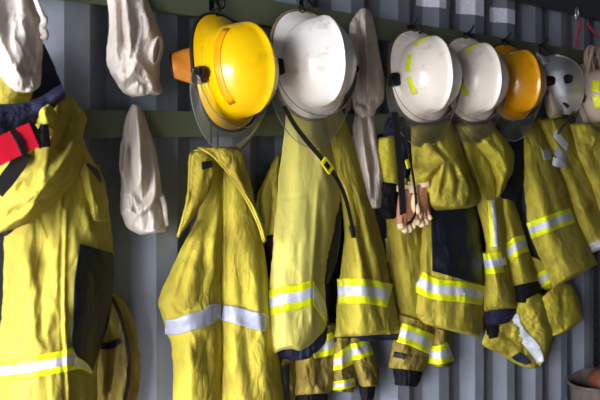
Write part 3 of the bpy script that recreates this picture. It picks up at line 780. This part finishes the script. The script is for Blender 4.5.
edrape = panel('shoulder', [(411, 127, 450, 118), (411, 145, 457, 134), (412, 162, 462, 150), (410, 178, 468, 168), (416, 187, 473, 185), (426, 196, 477, 197), (432, 206, 478, 204), (436, 211, 470, 208)], M['yellow4'], E, [.08, .10, .11, .10], [.04, .06, .08, .07],
     folds=[([(416, 130), (430, 150), (452, 160)], 0.0128, 5), ([(420, 180), (440, 164), (466, 152)], 0.0256, 5), ([(426, 190), (442, 172), (470, 166)], -0.0224, 4), ([(432, 204), (450, 186), (456, 178)], 0.0256, 5),
            ([(440, 206), (452, 192), (476, 192)], -0.0224, 4), ([(464, 172), (468, 190), (460, 206)], 0.0224, 5), ([(430, 134), (440, 150), (462, 172)], -0.0112, 3)], nz=(.007, .07, .05, 88, -.3), crisp=.25, nu=80, nv=90, hem=.06)
panel('shoulder_fold', [(440, 158, 453, 150), (434, 172, 464, 164), (430, 186, 472, 181), (429.5, 197, 477, 195), (432, 206, 477, 204), (440, 209, 470, 207)], M['yellow4'], E, [.14, .15, .15, .14], [.03, .055, .06, .05],
     folds=[([(444, 160), (440, 180), (436, 200)], 0.0160, 3.5), ([(452, 160), (458, 180), (456, 202)], -0.0160, 3), ([(460, 168), (468, 184), (470, 200)], 0.0128, 3)], nz=(.006, .09, .05, 89, 0), crisp=.3, nu=60, nv=60, hem=.10, top=.12)
sE = ribbon('black_strap', [at(394, 112, .12), at(397, 135, .13), at(400, 165, .135), at(402, 195, .135), at(403, 214, .13)], .036, .003, M['webbing'], E, 40)
ribbon('black_strap', [at(398, 118, .13), at(406, 140, .14), at(411, 165, .15), at(415, 190, .15), at(416, 210, .148), at(412, 220, .145), at(407, 224, .14)], .011, .003, M['webbing'], E, 50)
ribbon('yellow_clip', [at(406.5, 160, .146), at(408.5, 168, .146)], .014, .007, M['yplastic'], E, 5)

# ---- leather work gloves held by those straps
def glove(cx, cy, t, ang, text, sx=1):
    P = at(cx, cy, t)
    e = thing('work_glove', P, text, 'glove', 'leather work gloves under the straps', Matrix.Rotation(math.radians(ang), 3, 'Y'))
    def put(o): o.parent = e; return o
    # palm: lathe-like rounded slab, fingers down (-z), palm towards the room (-y)
    V, Fc = [], []; prof = [(.07, .040, .018), (.05, .041, .021), (.02, .043, .022), (-.005, .045, .021), (-.028, .046, .018), (-.036, .044, .014)]
    for z, a, b in prof:
        for k in range(20):
            q = 2*PI*k/20; V.append((a*math.copysign(abs(math.cos(q))**.7, math.cos(q)), b*math.copysign(abs(math.sin(q))**.8, math.sin(q)), z))
    for i in range(len(prof)-1):
        for k in range(20): Fc.append((i*20+k, i*20+(k+1) % 20, (i+1)*20+(k+1) % 20, (i+1)*20+k))
    Fc += [tuple(range(20)), tuple(range(100, 120))]
    put(link('palm', V, Fc, M['palm']))
    o = put(sweep('glove_cuff', [(0, 0, .058), (0, 0, .066), (0, .002, .075), (0, .004, .085)], [.040, .041, .041, .042], M['cream'], None, 20, False, .55))
    for i, (x, L) in enumerate(((-.034, .055), (-.012, .068), (.011, .064), (.033, .050))):
        b = [(x, 0, -.026), (x*1.06, -.004, -.026-L*.4), (x*1.1, -.010, -.026-L*.75), (x*1.1, -.016, -.026-L)]
        put(sweep('finger', smoothpts(b, 10), [.0125]*7+[.0122, .0115, .008], M['palm'], None, 12))
        tip = [(x*1.08, -.007, -.026-L*.68), (x*1.1, -.013, -.026-L*.85), (x*1.1, -.017, -.027-L)]
        put(sweep('finger_tip', smoothpts(tip, 8), [.0136, .0138, .0138, .0136, .013, .0118, .0095, .005], M['cream'], None, 12))
    b = [(sx*.036, -.004, .03), (sx*.052, -.014, .008), (sx*.054, -.022, -.018), (sx*.050, -.026, -.036)]
    put(sweep('thumb', smoothpts(b, 12), [.016]*8+[.015, .014, .012, .008], M['cream'], None, 12))
    return e
glove(406, 208, .105, 8, 'rust and cream leather glove left of the thin black strap')
glove(420, 202, .120, -4, 'rust and cream leather glove right of the thin black strap, against the black pocket', -1)

# ---- coat under the scuffed cream helmet
Fq = coat(466, 118, 'olive yellow coat with silver strip down its front, under the scuffed cream helmet')
loop_of(Fq, (464, 122, .05), (466, 40, .045))
fn = panel('lining_and_gap_shade', [(492, 116, 516, 118), (496, 138, 524, 138), (500, 162, 525, 162), (500, 182, 523, 185), (494, 198, 514, 202)], M['navy'], Fq, .06, .05, nz=(.006, .12, .05, 90, 0))  # dark sheet painting the shade in the gap towards the next coat
fb = panel('body', [(454, 124, 490, 118), (460, 150, 500, 145), (468, 178, 504, 175), (476, 205, 506, 202), (484, 235, 507, 235), (485, 262, 508, 262), (483, 290, 514, 288), (482, 312, 518, 308)], M['yellow4'], Fq, [.05, .06, .06], [.04, .06, .06],
     folds=[([(462, 135), (478, 180), (486, 210)], .012, 4), ([(474, 150), (490, 190)], -.010, 4), ([(494, 265), (500, 305)], .009, 5)], nz=(.008, .09, .02, 91, .3), nu=64, nv=120)
fs = panel('shoulder', [(460, 126, 488, 119), (468, 136, 498, 130), (478, 148, 508, 142), (488, 160, 514, 155), (493, 172, 514, 168), (496, 184, 508, 182), (496, 198, 500, 198)], M['yellow5'], Fq, [.09, .11, .10], [.03, .06, .05],
     folds=[([(470, 130), (490, 146), (506, 166)], .010, 4), ([(486, 128), (500, 150)], -.008, 3), ([(494, 150), (504, 172)], -.010, 3)], nz=(.007, .1, .07, 92, 0), nu=40, nv=50, hem=.06)
stripe(fb, [(491, 200), (493, 222), (494, 247)], [7, 8], Fq, 'half', .007)
stripe(fb, [(484, 264), (494, 263), (503, 262)], [22, 21], Fq)
stripe(fb, [(502, 262), (506, 261)], [7, 7], Fq, 'silver', .005)
panel('navy_hem', [(483, 309, 517, 305), (483, 316, 519, 311), (486, 325, 514, 318), (494, 326, 508, 323)], M['denim'], Fq, .045, .05, nz=(.004, .1, .05, 93, 0), nv=24)
fs2 = panel('sleeve', [(494, 190, 510, 190), (500, 215, 518, 212), (504, 240, 525, 236), (508, 262, 531, 258), (511, 278, 536, 274), (513, 287, 538, 281)], M['yellow4'], Fq, .05, [.04, .055, .05],
     folds=[([(504, 205), (514, 240), (524, 282)], .008, 4)], nz=(.006, .1, .03, 94, .2))
stripe(fs2, [(505, 256), (513, 249), (519, 245), (527, 243)], [17, 18], Fq)
cuff([(513, 286, 538, 280), (513, 294, 541, 288), (515, 301, 536, 297), (520, 304, 530, 302)], Fq, .045, .05, 7)
cuff([(485, 322, 504, 320), (486, 332, 503, 330), (487, 340, 502, 337)], Fq, .02, .04, 9)

# ---- coat under the amber helmet
G = coat(508, 124, 'long olive coat with a single lime and silver band, under the amber helmet')
loop_of(G, (508, 124, .05), (503, 46, .045))
gl = panel('under_layer', [(486, 325, 520, 318), (484, 335, 536, 322), (483, 345, 548, 335), (500, 354, 550, 350), (516, 364, 545, 361), (528, 369, 540, 367)], M['yellow4'], G, .015, .05, folds=[([(500, 330), (520, 345), (540, 360)], -.008, 5)], nz=(.009, .1, .07, 100, 0))
patch('navy_patch', gl, [(511, 357, 520, 352), (516, 361, 526, 357), (526, 365, 532, 363)], M['denim'], G, .008, 10, 10)
gm = panel('lining_flap', [(517, 300, 536, 292), (513, 318, 552, 302), (514, 332, 556, 318), (522, 345, 555, 330), (534, 358, 550, 348), (540, 367, 546, 360)], M['yellow4'], G, .05, .05, folds=[([(530, 305), (544, 330), (546, 355)], .009, 5)], nz=(.007, .08, .06, 101, 0))
stripe(gm, [(515, 314), (517, 326), (525, 338), (534, 348), (539, 363)], [7, 9, 11, 12, 12], G, 'silver', .006)
g3 = panel('under_sleeve', [(530, 255, 550, 262), (536, 275, 556, 275), (545, 290, 566, 288)], M['yellow4'], G, .03, .04, nz=(.005, .1, .04, 102, 0), nv=40)
stripe(g3, [(538, 283), (543, 279), (550, 275)], [14, 15], G)
gs = panel('lower_sleeve', [(538, 300, 560, 280), (535, 310, 572, 285), (538, 320, 578, 298), (544, 330, 582, 312), (549, 335, 582, 320), (552, 337, 566, 332)], M['yellow5'], G, .05, [.05, .06, .05], folds=[([(562, 285), (564, 330)], -.010, 3), ([(574, 290), (578, 318)], .008, 4), ([(546, 302), (552, 330)], .006, 5)], nz=(.006, .09, .05, 103, .2), hem=.08)
gb = panel('body', [(514, 126, 538, 121), (521, 152, 548, 142), (523, 180, 558, 165), (526, 205, 568, 190), (528, 228, 576, 214), (536, 250, 586, 238), (546, 270, 593, 254), (554, 289, 598, 264)], M['yellow4'], G, [.05, .07, .08], [.04, .06, .07],
     folds=[([(520, 140), (540, 190), (552, 250), (562, 282)], .010, 6), ([(534, 150), (552, 200), (566, 250)], -.009, 5), ([(556, 235), (570, 270)], .008, 5), ([(514, 150), (526, 190)], -.008, 4)], nz=(.007, .07, .02, 104, .35), nu=80, nv=130)
stripe(gb, [(529, 231), (540, 227), (556, 221), (573, 215)], [17, 16], G)
patch('grey_patch', gb, [(542, 150, 550, 149), (544, 160, 552, 159)], M['greytape'], G, .007, 8, 8)

# ---- coat under the grey helmet
Hc = coat(545, 124, 'olive coat with two short silver straps near its shoulder, under the grey helmet')
loop_of(Hc, (544, 126, .05), (540, 52, .045))
hb = panel('body', [(536, 118, 562, 114), (546, 140, 574, 130), (556, 165, 586, 155), (566, 190, 598, 180), (572, 215, 606, 205), (584, 240, 616, 232), (592, 252, 622, 244)], M['yellow4'], Hc, [.03, .05, .06], [.04, .06, .07],
     folds=[([(552, 140), (572, 180), (590, 230)], .010, 5), ([(566, 150), (584, 190), (600, 225)], -.010, 5), ([(570, 205), (584, 208), (594, 200)], .012, 4)], nz=(.008, .08, .03, 110, .4), nu=50, nv=80)
stripe(hb, [(590, 249), (600, 245), (612, 241)], [9, 10], Hc, 'silver', .006)
ribbon('silver_strap', [at(555, 133, .14), at(560, 139, .145), at(567, 147, .142)], .040, .003, M['silver'], Hc, 14)
ribbon('silver_strap', [at(556, 150, .14), at(561, 156, .15), at(566, 160, .145)], .050, .003, M['greytape'], Hc, 12)
ribbon('silver_strap', [at(553, 161, .14), at(558, 163, .148), at(566, 164, .14)], .040, .003, M['silver'], Hc, 12)

# ---- rightmost coat
I = coat(590, 124, 'dark olive coat cut off by the right edge, under the beige helmet')
loop_of(I, (588, 126, .05), (586, 62, .045))
panel('body', [(570, 124, 610, 118), (574, 140, 620, 132), (578, 158, 626, 150), (586, 176, 630, 172), (594, 198, 634, 196), (600, 230, 636, 230)], M['yellow4'], I, [.07, .09, .08], [.05, .07, .07],
     folds=[([(576, 135), (600, 140)], .012, 5), ([(580, 150), (596, 180), (604, 210)], .010, 5), ([(592, 145), (602, 180)], -.010, 5)], nz=(.009, .08, .05, 115, .3), nu=44, nv=60)

# ------------------------------------------------------------------ white cotton hoods
GH = 'cotton flash hoods pegged on the rails'
def fhood(name_rows, mat, text, px, py, t, **kw):
    e = thing('flash_hood', at(px, py, t), text, 'hood', GH)
    o = panel('cloth', name_rows, mat, e, **kw)
    return e, o
def opening(e, cx, cy, rx, ry, t, rot, mat, depth=.03):
    """rolled face opening with a dark hollow"""
    V, Fc = [], []; n = 28
    C = at(cx, cy, t); ax = at(cx+rx*math.cos(rot), cy+rx*math.sin(rot), t)-C; ay = at(cx-ry*math.sin(rot), cy+ry*math.cos(rot), t)-C
    ring = [C+ax*math.cos(2*PI*k/n)+ay*math.sin(2*PI*k/n)+Vector((0, .016*math.cos(2*PI*k/n), 0)) for k in range(n)]
    sweep('face_opening_hem', ring, .0035, mat, e, 8, True)
    sk = [(1.0, 0), (1.02, .4), (1.0, .9)]
    V0, F0 = [], []
    for f, d in sk:
        for k in range(n): V0.append(C+(ring[k]-C)*f+Vector((0, d*depth, 0)))
    for j in range(2):
        for k in range(n): F0.append((j*n+k, j*n+(k+1) % n, (j+1)*n+(k+1) % n, (j+1)*n+k))
    link('opening_band', V0, F0, mat, e)
    for j, (f, d) in enumerate(((1, 0), (.9, .02), (.75, .028), (.3, .03))):
        for k in range(n): V.append(C+(ring[k]-C)*f+Vector((0, d*depth/.03, 0)))
    for j in range(3):
        for k in range(n): Fc.append((j*n+k, j*n+(k+1) % n, (j+1)*n+(k+1) % n, (j+1)*n+k))
    Fc.append(tuple(3*n+k for k in range(n)))
    link('face_opening', V, Fc, M['cottondirty'], e)
h1, o = fhood([(-30, -40, 34, -40), (-30, -10, 38, -8), (-26, 20, 42, 15), (-20, 45, 43, 38), (-6, 62, 42, 62), (2, 78, 41, 82), (14, 90, 38, 88), (24, 93, 32, 92)], M['cotton'], 'brightest white cotton hood, in the top left corner above the nearest coat', 5, -20, .05,
      tb=[.10, .18, .20, .19], th=.05, folds=[([(4, -10), (8, 30), (14, 60)], -.014, 5), ([(20, -20), (24, 20), (26, 60)], .012, 6), ([(-10, 0), (4, 50), (20, 82)], .014, 5), ([(32, 0), (36, 30), (34, 60)], -.01, 4), ([(12, 66), (24, 78), (34, 74)], .010, 4)],
      nz=(.010, .07, .02, 120, 0), nu=80, nv=110, top=0)
sweep('rolled_hem', smoothpts([at(33, -10, .235), at(40, 10, .225), at(44.5, 20, .215), at(42, 28, .21), at(45, 34, .21), at(43, 40, .21)], 30), [.006]*10+[.008]*10+[.009]*9+[.004], M['cotton'], h1, 8)
h2, o = fhood([(105, -12, 144, -12), (108, 6, 150, 6), (109, 22, 156, 20), (108, 40, 162, 36), (106, 58, 164, 48), (110, 72, 160, 66), (117, 84, 160, 80), (124, 93, 162, 92), (132, 96, 152, 96)], M['cotton'], 'white cotton hood with dark round face opening, hung from upper rail beyond the nearest coat', 125, 2, .04,
      tb=[.04, .045, .05], th=[.03, .06, .07, .05], folds=[([(114, -5), (116, 40), (116, 62)], 0.0162, 4), ([(121, 0), (121, 30), (124, 50)], -0.0189, 3), ([(126, 5), (130, 40), (136, 60)], 0.0162, 4), ([(134, 0), (137, 25), (134, 45)], -0.0203, 3), ([(141, 0), (148, 20), (151, 40)], 0.0189, 4), ([(134, 42), (134, 60), (124, 78)], -0.0162, 3), ([(120, 84), (132, 70), (137, 52)], 0.0189, 4), ([(127, 90), (138, 80), (152, 88)], -0.0108, 3), ([(140, 60), (150, 80), (158, 92)], 0.0108, 5)],
      nz=(.008, .11, .03, 122, 0), nu=80, nv=120, top=0, jag=3)
opening(h2, 156.5, 50, 6.6, 13, .105, .22, M['cotton'], .026)
h3, o = fhood([(132, 104, 138, 104), (128, 112, 143, 112), (124, 125, 148, 125), (121, 145, 154, 145), (119, 165, 158, 160), (121, 180, 160, 178), (120, 198, 163, 195), (121, 214, 165, 210), (128, 228, 167, 222), (140, 235, 166, 232)], M['cotton'], 'white cotton hood hung from lower rail, beside the wide coat with grey band', 136, 106, .04,
      tb=[.035, .04, .045], th=[.02, .05, .06, .055], folds=[([(136, 108), (140, 140), (140, 190)], 0.0243, 4), ([(131, 115), (129, 150), (128, 180)], -0.0162, 3), ([(146, 130), (150, 170), (146, 200)], -0.0189, 4), ([(126, 160), (130, 185), (142, 200), (152, 190)], -0.0162, 4), ([(122, 205), (136, 215), (150, 205), (160, 190)], 0.0162, 4), ([(154, 160), (158, 195)], 0.0135, 4), ([(130, 195), (142, 180), (144, 150)], 0.0108, 3)],
      nz=(.007, .11, .025, 124, 0), nu=74, nv=120, top=.02)
sweep('rolled_hem', smoothpts([at(161, 196, .085), at(164, 205, .08), at(165, 215, .075), at(166, 225, .07)], 16), [.008]*16, M['cotton'], h3, 8)
opening(h3, 124.5, 158, 2.4, 13, .068, .1, M['cottondirty'], .012)
h4, o = fhood([(362, 8, 368, 9), (356, 14, 372, 15), (350, 25, 375, 25), (348, 45, 378, 45), (350, 65, 382, 65), (352, 82, 385, 84), (352, 98, 383, 100), (355, 110, 378, 108), (362, 118, 374, 115)], M['cottondirty'], 'upper of the two soiled cotton hoods between the white and cream helmets', 365, 10, .04,
      tb=[.04, .05, .055], crisp=.9, th=[.015, .03, .04, .03], folds=[([(364, 12), (366, 50), (370, 90)], 0.0216, 3.5), ([(356, 20), (358, 60), (360, 95)], 0.0135, 3.5), ([(360, 18), (362, 60), (364, 90)], -0.0189, 3), ([(370, 30), (374, 60), (376, 90)], -0.0135, 3), ([(356, 100), (366, 106), (378, 96)], -0.0135, 3)],
      nz=(.006, .14, .025, 126, 0), nu=60, nv=100, top=.02)
h5, o = fhood([(354, 110, 374, 110), (353, 125, 375, 125), (352, 145, 378, 142), (353, 165, 381, 160), (358, 180, 384, 176), (362, 194, 384, 190), (367, 204, 383, 202), (371, 209, 380, 208)], M['cottondirty'], 'lower of the two soiled cotton hoods, long and narrow, left of the gloves', 364, 112, .03,
      tb=[.03, .04, .05], crisp=.9, th=[.015, .03, .035], folds=[([(360, 115), (364, 150), (372, 195)], 0.0162, 3), ([(366, 115), (372, 150), (378, 180)], -0.0162, 3), ([(370, 160), (374, 185), (376, 200)], -0.0135, 2.5), ([(372, 130), (378, 160), (381, 190)], 0.0135, 3)],
      nz=(.006, .14, .025, 128, .1), nu=56, nv=100)

# ------------------------------------------------------------------ grey helmet with side vent, seen from its left side
J = thing('jet_helmet', at(560, 88, .12), 'grey jet style helmet with black square vent and side pivot, right of the amber helmet', 'helmet')
def jat(x, y, t): return at(x, y, t)
jx = lambda x, y, t: at(x, y, t)
def jdome(name, rows, mat, tb, th, **kw): return panel(name, rows, mat, J, tb, th, p=1.25, nz=(0, .1, .1, 1, 0), nu=40, nv=40, wob=0, e=.62, **kw)
shell = jdome('shell', [(541, 57, 556, 54.5), (539, 61, 569, 58), (538, 69, 578, 64.5), (538, 78, 583, 74), (540, 86, 585, 85), (545, 95, 584.5, 97), (553, 105, 580, 108), (560, 114, 573, 115.5)], M['sh_grey'], [.06, .07, .08, .08, .08], [.05, .12, .15, .15, .11], top=.35, hem=.3)
jdome('ear_cover', [(544, 84, 552, 82), (543, 94, 556, 92), (544, 104, 560, 101), (547, 115, 566, 108), (550, 119, 562, 117)], M['sh_beige'], [.09, .1], [.06, .10, .10, .06], top=.3, hem=.3)
jdome('front_peak', [(536, 52, 540, 54), (536, 58, 548, 58), (537, 64, 552, 63), (539, 70, 548, 69)], M['sh_grey'], .10, .05, top=.2, hem=.3)
def on(o, x, y, d=.004):
    t = float(host_t(o, np.array([[x]]), np.array([[y]]))[0, 0]); return at(x, y, t+d)
def host_patch(name, rows, mat, off=.004): return patch(name, shell, rows, mat, J, off, 10, 10)
host_patch('black_vent', [(564, 75.5, 567, 74), (563.5, 78, 572.5, 75.5), (564, 82, 573, 80), (565.5, 84.2, 571, 83.2)], M['blackplastic'])
host_patch('black_tab', [(562, 103.5, 564, 102), (564.5, 106, 568.5, 104.5), (567, 108.5, 569.5, 106.5)], M['blackplastic'])
host_patch('white_label', [(545, 62, 551.5, 61), (545.5, 68, 551.5, 67)], M['paper'])
sweep('shell_edge', [on(shell, x, y, .003) for x, y in [(556, 55.2), (567, 58), (576, 63.6), (581.8, 72.5), (583.8, 84), (583, 96), (579, 107), (572, 114.5)]], .005, M['sh_grey'], J, 8)
c0 = on(shell, 549.5, 81, .004)
sweep('visor_pivot', [c0+Vector((.02, .03, 0)), c0, c0+Vector((-.012, -.016, 0))], [.024, .024, .022], M['blackplastic'], J, 20)
sweep('pivot_knob', [c0+Vector((-.012, -.016, 0)), c0+Vector((-.018, -.026, 0))], [.013, .012], M['blackmetal'], J, 16)
sweep('hanging_loop', smoothpts([at(541, 62, .10), at(540, 54, .085), at(540, 50, .08)], 10), .004, M['webbing'], J, 6)
sweep('chin_strap', smoothpts([at(545, 84, .20), at(541, 100, .16), at(540, 116, .12)], 14), .006, M['webbing'], J, 6, False, .4)
# slanted grey hose of the breathing mask, hanging behind
sweep('neck_strap', smoothpts([at(574, 112, .15), at(566, 122, .16), at(558, 134, .15)], 12), .008, M['darksteel'], J, 8, False, .5)

# ------------------------------------------------------------------ rope and cord at the far right
rp = []
for k in range(9):
    for j in range(24):
        q = 2*PI*j/24; c = at(592+.9*k, 66+.4*k, .07+.012*(k % 4))
        rr = .085+.006*math.sin(k*2.3)
        rp.append(c+Vector((rr*.9*math.cos(q), -.012*math.sin(q*2+k), rr*1.25*math.sin(q)+.0)))
tag(sweep('hanging_rope', rp, .0065, M['rope'], None, 6), 'coiled beige rope behind the beige helmet at the right edge', 'rope')
K = thing('hanging_sling', at(579, 12, .05), 'red cord hanging from a bright carabiner in the upper right corner', 'cord')
ring = []
c = at(577, 14, .05)
for j in range(20):
    q = 2*PI*j/20; ring.append(c+Vector((.016*math.cos(q), 0, .036*math.sin(q))))
sweep('carabiner', ring, .0045, M['steel'], K, 8, True)
sweep('cord', smoothpts([at(579, 19, .05), at(580, 27, .045), at(577, 37, .04), at(576, 48, .04)], 20), .007, M['redcord'], K, 6)
tag(sweep('hanging_rope', smoothpts([at(587, 24, .04), at(593, 31, .05), at(600, 38, .06), at(612, 46, .06)], 20), .006, M['redcord'], None, 6), 'red cord slanting down to the right edge, beside the carabiner', 'cord')
# perforated steel upright on the wall by the bucket
up = at(592, 300, .0)
V, Fc = [], []
zs = []
z = .12
pitch = .055
ux0, ux1, hy = up.x-.035, up.x+.035, .008
n = int((1.75-z)/pitch)
bm = bmesh.new()
def quad(a, b, c, d): bm.faces.new([bm.verts.new(q) for q in (a, b, c, d)])
ym = -.022
for i in range(n):
    za, zb = z+i*pitch, z+(i+1)*pitch; zc = (za+zb)/2
    xa, xb = up.x-hy, up.x+hy
    quad((ux0, ym, za), (xa, ym, za), (xa, ym, zb), (ux0, ym, zb)); quad((xb, ym, za), (ux1, ym, za), (ux1, ym, zb), (xb, ym, zb))
    quad((xa, ym, za), (xb, ym, za), (xb, ym, zc-.014), (xa, ym, zc-.014)); quad((xa, ym, zc+.014), (xb, ym, zc+.014), (xb, ym, zb), (xa, ym, zb))
for x in (ux0, ux1): quad((x, ym, z), (x, -.001, z), (x, -.001, z+n*pitch), (x, ym, z+n*pitch))
bmesh.ops.remove_doubles(bm, verts=bm.verts, dist=.0005)
me = bpy.data.meshes.new('wall_upright'); bm.to_mesh(me); bm.free(); me.materials.append(M['darksteel'])
o = bpy.data.objects.new('slotted_shelf_upright', me); COL.objects.link(o)
tag(o, 'dark slotted steel upright fixed to the wall above the canvas bucket', 'shelf upright')

# ------------------------------------------------------------------ bucket on the floor
bc = at(604, 392, .24); bx, by = bc.x, bc.y
Bk = thing('canvas_bucket', (bx, by, 0), 'worn canvas bucket on the floor in the bottom right corner', 'bucket')
V, Fc = [], []; nn = 40; pr = [(0, .001), (.130, .001), (.138, .02), (.150, .12), (.160, .222), (.166, .232), (.160, .236), (.152, .228), (.142, .12), (.128, .016), (0, .014)]
for r, zz in pr:
    for k in range(nn):
        q = 2*PI*k/nn; w = 1+.025*math.sin(3*q+1)*(zz > .1)+.012*math.sin(7*q)
        V.append((bx+r*w*math.cos(q), by+r*w*math.sin(q), zz+(.012*math.sin(2*q+.6) if zz > .2 else 0)))
for i in range(len(pr)-1):
    for k in range(nn): Fc.append((i*nn+k, i*nn+(k+1) % nn, (i+1)*nn+(k+1) % nn, (i+1)*nn+k))
link('bucket_body', V, Fc, M['bucket'], Bk)
rim = [Vector(V[5*nn+k]) for k in range(nn)]
sweep('rim', rim, .008, M['bucket'], Bk, 8, True)
# rolled brown leather in the bucket
V, Fc = [], []
for i in range(15):
    a = (i/14-.5)*2
    r = .072*(max(0, 1-abs(a)**5))**.5+.004
    for k in range(26):
        q = 2*PI*k/26; rr = r*(1+.08*math.sin(2*q+a)+.03*math.sin(5*q))
        V.append((bx+.025+a*.105, by-.005+rr*math.cos(q), .235+rr*math.sin(q)*.95+.006*a))
for i in range(14):
    for k in range(26): Fc.append((i*26+k, i*26+(k+1) % 26, (i+1)*26+(k+1) % 26, (i+1)*26+k))
Fc += [tuple(range(26)), tuple(14*26+k for k in range(26))]
tag(link('leather_roll', V, Fc, M['brown']), 'brown leather roll lying in the canvas bucket', 'leather roll')
